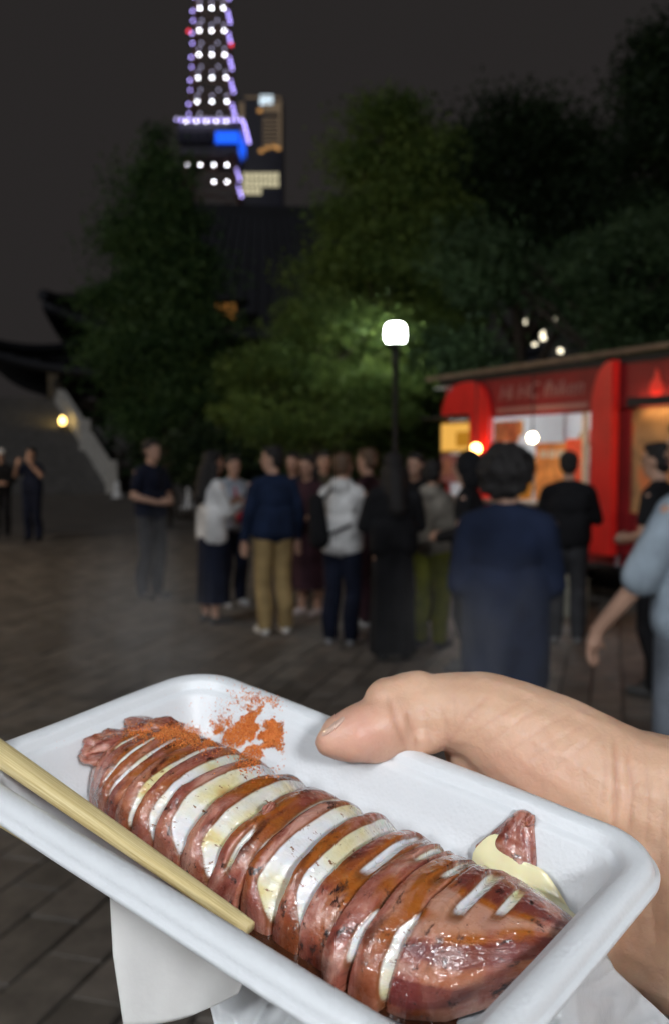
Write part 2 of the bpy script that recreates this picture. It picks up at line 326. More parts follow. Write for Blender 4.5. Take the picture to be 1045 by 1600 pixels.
# ------------------------------------------------------------------ lattice tower and high-rise
def lattice_tower():
    D = 463.0; cx = gx(333, D); root = tag(empty('lattice_tower', (cx, D + 20, 0)), 'tall steel lattice tower strung with white and violet lights', 'tower')
    steel = mat('tower_steel', (.10, .045, .03), .6, .2, .2); k = D / FPX
    def hw(z):
        pts = [(0, 44), (40, 28), (80, 19.5), (120, 13.2), (150, 10.2), (190, 8.0), (235, 6.4), (262, 5.6)]
        for (a, b), (c, d) in zip(pts, pts[1:]):
            if a <= z <= c: return b + (d - b) * (z - a) / (c - a)
        return 5
    yc = D + 10
    lv = [0, 14, 28, 42, 56, 70, 82, 94, 106, 118, 130, 142, 154, 166, 178, 190, 202, 214, 226, 238, 250, 262]
    cor = lambda z, sx, sy: Vector((cx + sx * hw(z), yc + sy * hw(z), z))
    for sx, sy in ((-1, -1), (1, -1), (1, 1), (-1, 1)):
        bm = bmesh.new()
        for a, b in zip(lv, lv[1:]): add_bar(bm, cor(a, sx, sy), cor(b, sx, sy), .75)
        link('leg', bm_mesh('leg', bm), steel, root)
    order = [(-1, -1), (1, -1), (1, 1), (-1, 1)]
    for a, b in zip(lv, lv[1:]):
        bm = bmesh.new()
        for i in range(4):
            p, q = order[i], order[(i + 1) % 4]
            add_bar(bm, cor(b, *p), cor(b, *q), .4); add_bar(bm, cor(a, *p), cor(b, *q), .3); add_bar(bm, cor(b, *p), cor(a, *q), .3)
        link('bracing', bm_mesh('bracing', bm), steel, root)
    bm = bmesh.new(); tube(bm, [(cx, yc, 262), (cx, yc, 300), (cx, yc, 333)], [1.8, 1.2, .4], 8); link('antenna', bm_mesh('antenna', bm), steel, root)
    # main deck
    zb, zt = hz(243, D), hz(196, D); dk = mat('deck_wall', (.09, .085, .11), .4, .2, .1)
    for z0, z1, w in ((zb, zb + 6.2, 13.6), (zb + 6.4, zt, 14.8)): box('deck', (cx, yc, (z0 + z1) / 2), (2 * w, 2 * w, z1 - z0), dk, root)
    box('deck_roof', (cx, yc, zt + .5), (31, 31, .8), steel, root)
    blue = emit('blue_light', (.015, .12, 1.0), 1.5)
    zw = hz(221, D)
    for i in range(4): box('window', (cx + 4.2 + i * 2.75, yc - 14.85, zw + .3), (2.55, .12, 5.4), blue, root)
    for i in range(4): box('window', (cx + 14.85, yc - 13 + i * 6.5, zw + .3), (.12, 6.0, 5.4), blue, root)
    for i in range(4): box('window', (cx - 13 + i * 4.1, yc - 14.85, zw + .3), (3.7, .12, 5.0), mat('deck_glass', (.05, .05, .07), .15, .2, .1), root)
    for i in range(3): box('window', (cx + 13.65, yc - 11 + i * 6, zb + 3.2), (.12, 5.4, 4.2), blue, root)
    # lamps: one mesh per colour, each lamp an own part
    def sph(r):
        bm = bmesh.new(); bmesh.ops.create_icosphere(bm, subdivisions=2, radius=r); return bm_mesh('lamp', bm, True)
    white, violet, red, soft = (sph(.42), sph(.5), sph(.7), sph(.45))
    for me, m in ((white, emit('tower_white', (.93, .93, 1), 20)), (violet, emit('tower_violet', (.45, .36, 1), 6)), (red, emit('tower_red', (1, .05, .09), 2.8)), (soft, emit('tower_soft', (.72, .68, 1), 1.8))): me.materials.append(m)
    def lamp(me, p): o = bpy.data.objects.new('lamp', me); C.objects.link(o); o.parent = root; o.location = Vector(p) - root.location
    for r_, (py) in enumerate((10, 46, 84, 121, 159, -28, -66)):
        z = hz(py, D); w = hw(z) + .5
        for i in range(3): lamp(white, (cx + (-.62 + i * .72) * w, yc - w - .6, z))
        for i in range(4): lamp(violet, (cx + w + .4, yc - w + 2 * w * (i + .4) / 4, z - .6))
        [lamp(soft, (cx + (-.62 + i * .72) * w, yc - w - .6, z + 2.6)) for i in range(3)]; [lamp(soft, (cx + q_ * w, yc - w - .6, z - 5.6)) for q_ in (-.5, .45)]; lamp(violet, (cx - w - .5, yc - w, z - 1)); lamp(violet, (cx - w - .3, yc - w, z - 5.5))
        if r_ == 1: lamp(red, (cx - w - 2.0, yc - w, z)); lamp(red, (cx + w + 1.2, yc - w * .2, z - 3.6))
    zl = hz(195, D)
    for i in range(14): lamp(violet, (cx - 15.2 + i * 30.4 / 13, yc - 15.9, zl)); lamp(soft, (cx - 15.2 + i * 30.4 / 13, yc - 16.1, zl + .8)); lamp(white, (cx - 15.2 + i * 30.4 / 13, yc - 15.7, zl - .25)) if 1 < i < 12 and i % 2 == 0 else None
    for i in range(9): lamp(violet, (cx + 16.2, yc - 15 + i * 3.7, zl - .3))
    for py, xs in ((260, (297, 317, 338, 358)), (287, (338, 358))):
        z = hz(py, D); w = hw(z)
        for px in xs: lamp(white, (gx(px, yc - w - 1), yc - w - 1, z))
        for i in range(4): lamp(violet, (cx + w + .6, yc - w + 2 * w * (i + .4) / 4, z - 1))
lattice_tower()
def high_rise():
    D = 530.0; x0, x1 = gx(377, D), gx(443, D); H = hz(150, D); cx = (x0 + x1) / 2; w = x1 - x0
    root = tag(empty('high_rise', (cx, D + 12, 0)), 'dark high-rise with banded floors and lit lower windows', 'building')
    wall = mat('highrise_wall', (.05, .05, .06), .5, .2, .05); tan = mat('highrise_fin', (.5, .42, .34), .6, .15, .1)
    box('wall', (cx, D + 12, H / 2), (w, 24, H), wall, root)
    lit = emit('office_warm', (1, .9, .58), .62); tanl = emit('facade_glow', (.8, .58, .38), .16); k = D / FPX  # tanl emits: fins, parapet and panel look lit without being lamps
    def pane(px0, px1, py0, py1, m, name='window'):
        zA, zB = hz(py1, D), hz(py0, D); box(name, ((gx(px0, D) + gx(px1, D)) / 2, D - .15, (zA + zB) / 2), (gx(px1, D) - gx(px0, D), .5, zB - zA), m, root)
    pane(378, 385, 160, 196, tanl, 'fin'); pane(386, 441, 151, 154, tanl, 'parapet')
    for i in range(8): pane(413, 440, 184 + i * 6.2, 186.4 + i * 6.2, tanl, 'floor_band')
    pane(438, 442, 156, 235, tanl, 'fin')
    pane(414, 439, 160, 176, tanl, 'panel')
    for r_ in range(3):
        for i in range(8):
            if r_ == 2 and i > 4: continue
            pane(383 + i * 7 - (6 if r_ == 2 else 0), 388.6 + i * 7 - (6 if r_ == 2 else 0), 270 + r_ * 12, 280 + r_ * 12, lit)
    pane(409, 429, 149, 164, emit('roof_sign', (.72, .88, 1), 1.3), 'roof_light')
    am = emit('amber', (1, .5, .16), .55)
    for px, py in ((409, 173), (411, 236), (420, 231), (430, 229), (437, 232)): pane(px - 3.5, px + 3.5, py - 3, py + 3, am, 'wall_light')
high_rise()
def far_block():
    D = 75.0; root = tag(empty('far_building', (gx(840, D), D + 4, 0)), 'dim building glimpsed through trees with a few lit windows', 'building')
    x0, x1 = gx(770, D), gx(900, D); box('wall', ((x0 + x1) / 2, D + 4, 8), (x1 - x0, 8, 16), mat('far_wall', (.06, .055, .05), .8, .2, .5), root)
    lw = emit('far_window', (1, .90, .66), 3.0)
    for px, py in ((806, 443), (873, 423), (815, 503), (860, 500), (843, 520), (832, 540), (845, 528), (853, 547), (872, 548), (832, 557), (808, 555), (795, 565)):
        box('window', (gx(px, D), D - .04, hz(py, D)), (.34, .08, .34), lw, root)
far_block()

# ------------------------------------------------------------------ temple and terrace
def temple():
    cx, cy, rot = gx(415, 60), 60.0, R(6)
    root = tag(empty('temple_hall', (cx, cy, 0)), 'great dark temple hall with two curved tiled roofs', 'temple')
    Mx = Matrix.Translation((cx, cy, 0)) @ Matrix.Rotation(rot, 4, 'Z')
    tile = mat('roof_tile', (.010, .011, .016), .7, .25, 1.0, .2); wood = mat('temple_wood', (.014, .011, .010), .8, .3, 1.5); plaster = mat('temple_plaster', (.10, .095, .085), .9, .2, 1)
    def roof(name, hx, hy, ze, zr, rx, ry, lift):
        """hipped roof, concave slope, upturned corners; from eave rectangle to ridge rectangle"""
        nu, nv = 48, 14; V, F = [], []
        for j in range(nv + 1):
            t = j / nv; s = t ** 1.0; z = ze + (zr - ze) * (t ** 1.55)
            ax, ay = hx + (rx - hx) * s, hy + (ry - hy) * s
            for i in range(nu * 4):
                side, q = divmod(i, nu); w = q / nu * 2 - 1
                x, y = [(w * ax, -ay), (ax, w * ay), (-w * ax, ay), (-ax, -w * ay)][side]
                up = lift * abs(w) ** 5 * (1 - t) ** 2
                V.append((x * (1 + .03 * abs(w) ** 6 * (1 - t)), y * (1 + .03 * abs(w) ** 6 * (1 - t)), z + up))
        n = nu * 4
        for j in range(nv):
            for i in range(n): F.append((j * n + i, j * n + (i + 1) % n, (j + 1) * n + (i + 1) % n, (j + 1) * n + i))
        V2 = [(x, y, z - .45) for x, y, z in V]; o = len(V); F2 = [tuple(reversed([a + o for a in f])) for f in F]
        rim = [(i, i + o, (i + 1) % n + o, (i + 1) % n) for i in range(n)]
        me = mesh_np(name, V + V2, F + F2 + rim); me.transform(Mx); r_ = link(name, me, tile, root)
        bm = bmesh.new()
        for i in range(0, n, 2):            # rows of cover tiles
            pts = [Mx @ (Vector(V[j * n + i]) + Vector((0, 0, .05))) for j in range(0, nv + 1, 2)]
            for a, b in zip(pts, pts[1:]): add_bar(bm, a, b, .10, .10, 4)
        rb = link('tile_row', bm_mesh('tile_row', bm), tile, r_); rb['kind'] = 'stuff'
        for c in (0, nu, 2 * nu, 3 * nu):
            bm = bmesh.new(); tube(bm, [Mx @ (Vector(V[j * n + c]) + Vector((0, 0, .25))) for j in range(nv + 1)], .3, 6)
            link('hip_ridge', bm_mesh('hip_ridge', bm), tile, r_)
        return r_
    lo = roof('lower_roof', 13.2, 13, 5.6, 8.3, 7.6, 6.5, 1.1)
    up = roof('upper_roof', 11.0, 10.5, 7.9, 16.2, 5.2, .5, 1.4)
    box('ridge', (0, 0, 16.4), (10.6, .9, .9), tile, up, Mx); [box('ridge_end', (s * 5.3, 0, 16.6), (.5, 1.1, 1.5), tile, up, Mx) for s in (-1, 1)]
    box('upper_wall', (0, 0, 8.7), (14, 12, 2.2), wood, root, Mx); box('lower_wall', (0, 0, 4.6), (18, 18, 3.2), wood, root, Mx)
    for i in range(9):
        bm = bmesh.new(); lathe(bm, [(.42, 3.0), (.36, 6.0)], (-10 + i * 2.5, -11, 0), 12, Mx); link('column', bm_mesh('column', bm, True), wood, root)
    for i in range(6): box('door', (-6.25 + i * 2.5, -9.06, 4.3), (2.0, .14, 2.5), wood, root, Mx)
    a = at(354, 487, 50.4); dm = box('dormer', (a.x, a.y + .8, a.z - .35), (1.5, 1.4, 1.9), wood, up); box('lit_window', (a.x, a.y + .04, a.z), (1.0, .1, .85), emit('temple_amber', (1, .42, .1), .22), dm)
    box('dormer_roof', (a.x, a.y + .75, a.z + .68), (2.1, 1.9, .16), tile, dm)
    # stone terrace with steps
    box('terrace', (3, 0, 1.5), (40, 27, 3.0), M_STONE, root, Mx)
temple()
def stairs():
    top = Vector((-13.7, 47.5, 0)); foot = Vector((-9.4, 41, 0)); dirv = (foot - top).normalized(); side = Vector((-dirv.y, dirv.x, 0)) * -1
    if side.x > 0: side = -side
    root = tag(empty('stone_stairs', foot), 'wide stone staircase with pale side wall leading up the terrace', 'stairs'); H, n = 4.4, 24; run = (foot - top).length / n
    st = mat('stair_stone', (.17, .165, .16), .85, .2, 3, .2)
    me0 = None
    for i in range(n):
        h = H * (i + 1) / n; c = foot - dirv * run * (i + .5) + side * 9.0; q = Matrix.Translation(c) @ Matrix(((side.x, dirv.x, 0, 0), (side.y, dirv.y, 0, 0), (0, 0, 1, 0), (0, 0, 0, 1)))
        box('step', (0, 0, h - H / n / 2 * (1 if i else 1)), (17.6, run * 1.0 - .01, H / n), st, root, q)
        box('riser_fill', (0, 0, (h - H / n) / 2), (17.5, run - .03, max(.02, h - H / n - .01)), st, root, q) if i else None
    pale = mat('balustrade_stone', (.48, .46, .42), .8, .15, 3, .2)
    for off in (0,):
        bm = bmesh.new(); a, b = foot - side * (-.0 + off * -1 + .25) + Vector((0, 0, .0)), top - side * (.25 - off) + Vector((0, 0, H))
        a = foot + side * (.05 + off); b = top + side * (.05 + off) + Vector((0, 0, H))
        add_bar(bm, a + Vector((0, 0, .55)), b + Vector((0, 0, .55)), .24, .55, 4); link('balustrade', bm_mesh('balustrade', bm), pale, root)
        for t in (0, .42, 1.0):
            p = a.lerp(b, t); box('newel_post', (p.x, p.y, p.z + .55), (.5, .5, 1.7), pale, root)
    # landing wall
    q = Matrix.Translation(top) @ Matrix(((side.x, dirv.x, 0, 0), (side.y, dirv.y, 0, 0), (0, 0, 1, 0), (0, 0, 0, 1)))
    box('landing', (5, -6, H / 2), (60, 12, H), st, root, q)
    box('step_light_band', (9.2, .06, H * .55 + .2), (9, .1, .01), st, root, q)
    p = foot.lerp(top, .62) + Vector((0, 0, H * .62 + .9)); p = at(103, 658, p.y)
    lr = tag(empty('stair_lantern', (p.x, p.y - .5, p.z - .9)), 'small glowing yellow lantern on the staircase balustrade', 'lantern')
    bm = bmesh.new(); lathe(bm, [(.05, -.9), (.05, -.25), (.16, -.22), (.16, -.18)], (p.x, p.y - .5, p.z), 10); link('post', bm_mesh('post', bm, True), M_DARKMETAL, lr)
    bm = bmesh.new(); lathe(bm, [(.08, -.18), (.14, -.08), (.14, .08), (.08, .16), (.03, .2)], (p.x, p.y - .5, p.z), 12); link('shade', bm_mesh('shade', bm, True), emit('lantern_yellow', (1, .66, .18), 9), lr)
stairs()
for px, py0, py1, lab in ((184, 752, 778, 'white bollard near the foot of the stone stairs'), (295, 762, 795, 'white bollard beside the woman in a white blouse')):
    Y = CAMH * FPX / (py1 - 712); x = gx(px, Y); h = (py1 - py0) / FPX * Y; root = tag(empty('bollard', (x, Y, 0)), lab, 'bollard', 'white plaza bollards')
    bm = bmesh.new(); lathe(bm, [(.24, 0), (.24, .05), (.17, .07), (.11, h * .85), (.09, h * .97), (.03, h)], (x, Y, 0), 14); link('cone_body', bm_mesh('cone_body', bm, True), mat('white_plastic', (.75, .75, .74), .5, .08, 4), root)
    bm = bmesh.new(); lathe(bm, [(.145, h * .45), (.125, h * .6)], (x, Y, 0), 14); link('band', bm_mesh('band', bm, True), mat('grey_band', (.5, .5, .52), .5, .1, 4), root)

# ------------------------------------------------------------------ food truck
TA = Vector((1.51, 12.7, 0)); TE = Vector((1.41, -2.8, 0)).normalized(); TN = Vector((-TE.y * -1, 0, 0)); TN = Vector((TE.y, -TE.x, 0))
TM = Matrix(((TE.x, TN.x, 0, TA.x), (TE.y, TN.y, 0, TA.y), (0, 0, 1, 0), (0, 0, 0, 1)))      # u along the front, v out of it, w up
def tw(u, v, w): return TM @ Vector((u, v, w))
def food_truck():
    root = tag(empty('food_truck', tw(2, 0, 0)), 'red food truck stall with lit serving hatch and lettered sign board', 'food truck')
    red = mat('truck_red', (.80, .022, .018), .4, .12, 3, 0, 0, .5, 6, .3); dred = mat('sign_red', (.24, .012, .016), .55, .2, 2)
    whitew = mat('truck_inner', (.78, .79, .80), .5, .06, 3); dark = mat('truck_under', (.02, .02, .022), .7, .2, 5); tan = mat('roof_trim', (.20, .14, .095), .7, .25, 6)
    L0, L1 = -.12, 5.4
    B = lambda name, c, s, m, par=root, bv=.008: box(name, c, s, m, par, TM, bv)
    B('roof', ((L0 + L1) / 2, -1.0, 2.56), (L1 - L0, 2.2, .07), dark)
    bm = bmesh.new(); add_bar(bm, tw(L0 - .25, .12, 2.62), tw(L1, .12, 2.66), .03, .035); link('roof_trim', bm_mesh('roof_trim', bm), tan, root)
    B('back_wall', ((L0 + L1) / 2, -2.03, 1.45), (L1 - L0, .06, 2.12), whitew)
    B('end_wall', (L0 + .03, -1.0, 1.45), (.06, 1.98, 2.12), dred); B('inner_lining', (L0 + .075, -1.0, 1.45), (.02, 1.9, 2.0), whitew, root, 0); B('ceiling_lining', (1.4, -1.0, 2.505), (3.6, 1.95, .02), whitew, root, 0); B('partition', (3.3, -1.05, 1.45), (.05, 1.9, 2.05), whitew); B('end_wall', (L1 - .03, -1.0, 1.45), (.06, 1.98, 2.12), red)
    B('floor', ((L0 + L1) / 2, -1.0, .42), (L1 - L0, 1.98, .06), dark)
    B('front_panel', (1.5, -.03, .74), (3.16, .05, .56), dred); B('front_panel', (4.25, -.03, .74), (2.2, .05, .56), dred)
    c = B('counter', (1.6, .12, 1.06), (2.95, .42, .045), mat('counter_steel', (.45, .43, .40), .35, .1, 5, 0, .8))
    # sign boards over the bays
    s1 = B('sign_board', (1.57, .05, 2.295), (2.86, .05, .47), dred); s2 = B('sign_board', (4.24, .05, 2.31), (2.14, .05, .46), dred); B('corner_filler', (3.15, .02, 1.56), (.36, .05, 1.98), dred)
    ink = mat('sign_lettering', (.36, .16, .15), .7, .1, 5)
    def text(body, u, w, size, par, m=ink, shear=.25, sx=1.0):
        cu = bpy.data.curves.new('t', 'FONT'); cu.body = body; cu.size = size; cu.shear = shear; cu.extrude = .004; ob = bpy.data.objects.new('t', cu); C.objects.link(ob)
        me = bpy.data.meshes.new_from_object(ob.evaluated_get(bpy.context.evaluated_depsgraph_get())); bpy.data.objects.remove(ob); bpy.data.curves.remove(cu)
        me.transform(TM @ Matrix(((sx, 0, 0, u), (0, 0, 1, .08), (0, 1, 0, w), (0, 0, 0, 1)))); me.name = 'lettering'; link('lettering', me, m, par)
    text('Hi HC fhiken', 1.18, 2.26, .25, s1, sx=1.12)
    box('sign_stripe', (1.95, .08, 2.14), (1.6, .012, .05), ink, s1, TM)
    bm = bmesh.new()                                            # small flame emblem on the second board
    fl = [(0, -.11), (.075, -.07), (.085, 0), (.045, .06), (.035, .12), (0, .17), (-.02, .08), (-.06, .04), (-.085, -.03), (-.06, -.09)]
    vs = [bm.verts.new(tw(3.72 + a * 1.1, .082, 2.28 + b)) for a, b in fl]; bm.faces.new(vs); r_ = bmesh.ops.extrude_face_region(bm, geom=bm.faces[:]); [setattr(v, 'co', v.co + TN * .008) for v in r_['geom'] if isinstance(v, bmesh.types.BMVert)]
    link('flame_emblem', bm_mesh('flame_emblem', bm), red, s2)
    text('o8', 4.15, 2.2, .2, s2)
    # curved red cheek posts
    def cheek(name, prof, v0, v1):
        bm = bmesh.new(); a = [bm.verts.new(tw(u, v0, w)) for u, w in prof]; b = [bm.verts.new(tw(u, v1, w)) for u, w in prof]
        bm.faces.new(a); bm.faces.new(b[::-1]); n = len(prof)
        for i in range(n): bm.faces.new((a[i], a[(i + 1) % n], b[(i + 1) % n], b[i]))
        return link(name, bm_mesh(name, bm), red, root)
    arc = [(2.93 + .30 * (1 - math.cos(t)) * .98, 2.06 + .50 * math.sin(t)) for t in [math.pi / 2 * k / 10 for k in range(11)]]
    cheek('cheek_post', [(3.235, .58), (3.235, 2.56)] + arc[::-1] + [(2.93, .58)], .10, .20)
    al = [(.72 + .38 * math.cos(t), 2.04 + .48 * math.sin(t)) for t in [math.pi / 2 * k / 10 for k in range(11)]]
    cheek('cheek_post', [(1.10, 1.0)] + al + [(.62 + .55 * math.cos(t), 2.16 + .36 * math.sin(t)) for t in [math.pi / 2 + math.pi / 2 * k / 8 for k in range(9)]] + [(.07, 2.12), (.70, 2.12), (.70, 1.0)], .10, .17)
    B('side_shade', (.25, .2, 2.085), (.86, .3, .03), dark)
    # lit menu box and picture panels at the left end
    mb = B('menu_box', (.26, .02, 1.84), (.80, .06, .42), mat('menu_frame', (.4, .25, .1), .6)); 
    B('menu_screen', (.26, .058, 1.84), (.72, .012, .35), emit('menu_glow', (1, .52, .10), .85), mb, 0); B('menu_picture', (.40, .068, 1.81), (.28, .008, .19), emit('menu_picture', (.85, .36, .03), .5), mb, 0)
    pp = B('picture_panel', (.26, .02, 1.43), (.80, .05, .36), mat('picture_pink', (.42, .16, .15), .6, .3, 14))
    for i in range(3): B('photo', (.02 + i * .24, .05, 1.45), (.19, .008, .22), mat('photo_%d' % i, ((.5, .2, .12), (.35, .10, .1), (.5, .3, .2))[i], .5, .4, 30), pp, 0)
    # interior
    for u in (1.0, 2.45):
        t = B('tube_fitting', (u, -.75, 2.47), (1.0, .12, .05), whitew); bm = bmesh.new(); tube(bm, [tw(u - .46, -.75, 2.42), tw(u + .46, -.75, 2.42)], .022, 10); link('tube_lamp', bm_mesh('tube_lamp', bm, True), emit('tube', (.86, .94, 1), 85), t)
    B('shelf', (1.0, -1.85, 1.75), (1.4, .28, .03), mat('shelf_wood', (.3, .18, .09), .6, .3, 8))
    for i in range(7): bm = bmesh.new(); h = random.uniform(.14, .24); lathe(bm, [(.05, 0), (.05, h * .7), (.02, h * .85), (.02, h)], (0, 0, 0), 10, TM @ Matrix.Translation((.45 + i * .18, -1.85, 1.765))); link('bottle', bm_mesh('bottle', bm, True), mat('bottle_%d' % (i % 3), ((.4, .2, .05), (.5, .06, .04), (.6, .5, .3))[i % 3], .3, .1, 5), root)
    B('grill_hood', (1.2, -1.0, 1.32), (.9, .6, .34), mat('grill_steel', (.4, .38, .36), .4, .15, 5, 0, .7))
    poster = mat('poster_orange', (.85, .34, .10), .6, .35, 9); B('poster', (1.66, -.36, 1.40), (.62, .015, .70), poster, root, 0)
    B('poster', (2.13, -.30, 1.44), (.32, .015, .70), mat('poster_red', (.78, .10, .05), .6, .2, 8), root, 0); B('poster', (1.12, -.3, 1.26), (.44, .015, .46), mat('poster_amber', (.85, .38, .05), .6, .4, 8), root, 0)
    B('menu_strip', (.86, -.28, 1.90), (.5, .015, .26), mat('menu_tan', (.55, .34, .14), .6, .4, 7), root, 0); B('menu_strip', (.80, -.30, 1.52), (.4, .015, .36), mat('menu_amber', (.70, .34, .08), .6, .4, 9), root, 0)
    B('hanging_card', (1.16, -.26, 1.94), (.12, .012, .18), mat('card_amber', (.8, .55, .2), .6, .2, 9), root, 0)
    B('door_frame', (2.40, -.2, 1.6), (.06, .06, 1.05), mat('frame_cream', (.62, .50, .36), .6, .15, 6))
    for i in range(3): B('price_card', (1.5 + i * .16, -.345, 1.62), (.12, .008, .09), mat('card_white', (.75, .72, .62), .6, .1, 9), root, 0)
    for (px, py, v, col, e, r_) in ((831, 684, .3, (1, .80, .48), 60, .05), (743, 701, .35, (1, .5, .14), 22, .06)):
        d = ray(px, py); k = (TN.dot(TA + TN * v - CAM)) / TN.dot(d); p = CAM + d * k
        b_ = bm = bmesh.new(); tube(bm, [p + Vector((0, 0, r_)), (p.x, p.y, 2.5)], .008, 6); cord = link('lamp_cord', bm_mesh('lamp_cord', bm), dark, root)
        bm = bmesh.new(); bmesh.ops.create_uvsphere(bm, u_segments=16, v_segments=10, radius=r_, matrix=Matrix.Translation(p)); link('bulb', bm_mesh('bulb', bm, True), emit('bulb_%d' % e, col, e), cord)
    # printed banner in the second bay
    m, n, l, b = nmat('banner'); tc = n.new('ShaderNodeTexCoord'); mp = n.new('ShaderNodeMapping'); nz = n.new('ShaderNodeTexNoise'); nz.inputs['Scale'].default_value = 1.7; nz.inputs['Detail'].default_value = 3; nz.inputs['Distortion'].default_value = .7
    l.new(tc.outputs['Object'], mp.inputs[0]); mp.inputs['Rotation'].default_value = (0.5, 0, 0); l.new(mp.outputs[0], nz.inputs['Vector'])
    cr = n.new('ShaderNodeValToRGB'); els = cr.color_ramp.elements; els[0].position = .38; els[0].color = (.22, .13, .07, 1); els[1].position = .66; els[1].color = (.78, .25, .09, 1); e3 = els.new(.5); e3.color = (.5, .30, .13, 1); e4 = els.new(.56); e4.color = (.72, .24, .09, 1)
    l.new(nz.outputs['Fac'], cr.inputs[0]); l.new(cr.outputs[0], b.inputs['Base Color']); b.inputs['Roughness'].default_value = .55
    B('banner', (4.2, .0, 1.56), (1.86, .02, 1.08), m, root, 0)
    t = B('strip_fitting', (4.2, .18, 2.125), (1.5, .05, .09), dark, root, .002); bm = bmesh.new(); tube(bm, [tw(3.5, .13, 2.10), tw(4.9, .13, 2.10)], .014, 8); link('strip_lamp', bm_mesh('strip_lamp', bm), emit('strip_warm', (1, .60, .28), 22), t)
    for u in (.6, 4.6):
        for v in (-.2, -1.8):
            Mw = TM @ Matrix.Translation((u, v, .31)) @ Matrix.Rotation(R(90), 4, 'X'); bm = bmesh.new(); lathe(bm, [(.16, -.1), (.28, -.1), (.31, -.07), (.31, .07), (.28, .1), (.16, .1)], (0, 0, 0), 20, Mw); w_ = link('wheel', bm_mesh('wheel', bm, True), dark, root)
            bm = bmesh.new(); lathe(bm, [(.15, -.105), (.15, .105)], (0, 0, 0), 16, Mw); link('rim', bm_mesh('rim', bm), mat('rim_steel', (.35, .35, .36), .4, .1, 5, 0, .8), w_)
food_truck()
def thing_box(name, u, v, s, w0, m, label, cat, detail):
    root = tag(empty(name, tw(u, v, 0)), label, cat); box('body', (u, v, w0 + s[2] / 2), s, m, root, TM, .012); detail(root, u, v, s, w0); return root
def lid(root, u, v, s, w0): box('lid', (u, v, w0 + s[2] + .012), (s[0] * 1.05, s[1] * 1.05, .022), MATS['cloth_lidgrey'], root, TM, .006)
cloth('lidgrey', (.25, .25, .26))
def flaps(root, u, v, s, w0):
    for q in (-1, 1): box('flap', (u + q * s[0] * .25, v, w0 + s[2] + .006), (s[0] * .48, s[1], .008), mat('cardboard', (.40, .24, .13), .85, .15, 6), root, TM)
def rails(root, u, v, s, w0):
    for k in range(3): box('slat', (u, v + s[1] / 2 + .008, w0 + s[2] * (.2 + .3 * k)), (s[0] * .96, .014, .05), mat('crate_slat', (.04, .045, .06), .6), root, TM)
thing_box('cardboard_box', 2.95, .55, (.38, .32, .52), 0, mat('cardboard', (.40, .24, .13), .85, .15, 6), 'brown cardboard box standing below the red cheek post', 'box', flaps)
thing_box('storage_crate', 2.3, .62, (.55, .36, .34), 0, mat('crate_dark', (.025, .027, .04), .6, .2, 8), 'dark slatted crate on the ground before the truck counter', 'crate', rails)
thing_box('cooler_box', 2.3, .62, (.48, .3, .14), .345, mat('cooler_pink', (.45, .16, .13), .6, .1, 8), 'pinkish flat cooler resting on the dark crate', 'cooler', lid)
def rope(root, u, v, s, w0):
    bm = bmesh.new(); tube(bm, [tw(u - .1, v, w0 + s[2]), tw(u - .07, v, w0 + s[2] + .14), tw(u + .07, v, w0 + s[2] + .14), tw(u + .1, v, w0 + s[2])], .012, 6); link('handle', bm_mesh('handle', bm, True), mat('bag_handle', (.5, .5, .45), .7), root)
thing_box('shopping_bag', 3.35, .75, (.26, .16, .42), 0, mat('bag_paper', (.42, .42, .34), .7, .15, 8), 'pale grey shopping bag on the ground beside the cardboard box', 'bag', rope)
tr_ = tag(empty('low_stool', tw(2.75, 1.1, 0)), 'small low metal stool near the truck crate', 'stool'); box('seat', (2.45, 1.25, .27), (.42, .26, .035), mat('stool_grey', (.3, .3, .3), .5), tr_, TM, .01)
for a, b in ((-1, -1), (1, -1), (1, 1), (-1, 1)): bm = bmesh.new(); add_bar(bm, tw(2.45 + a * .19, 1.25 + b * .11, 0), tw(2.45 + a * .16, 1.25 + b * .09, .255), .014, .014, 6); link('leg', bm_mesh('leg', bm), M_DARKMETAL, tr_)

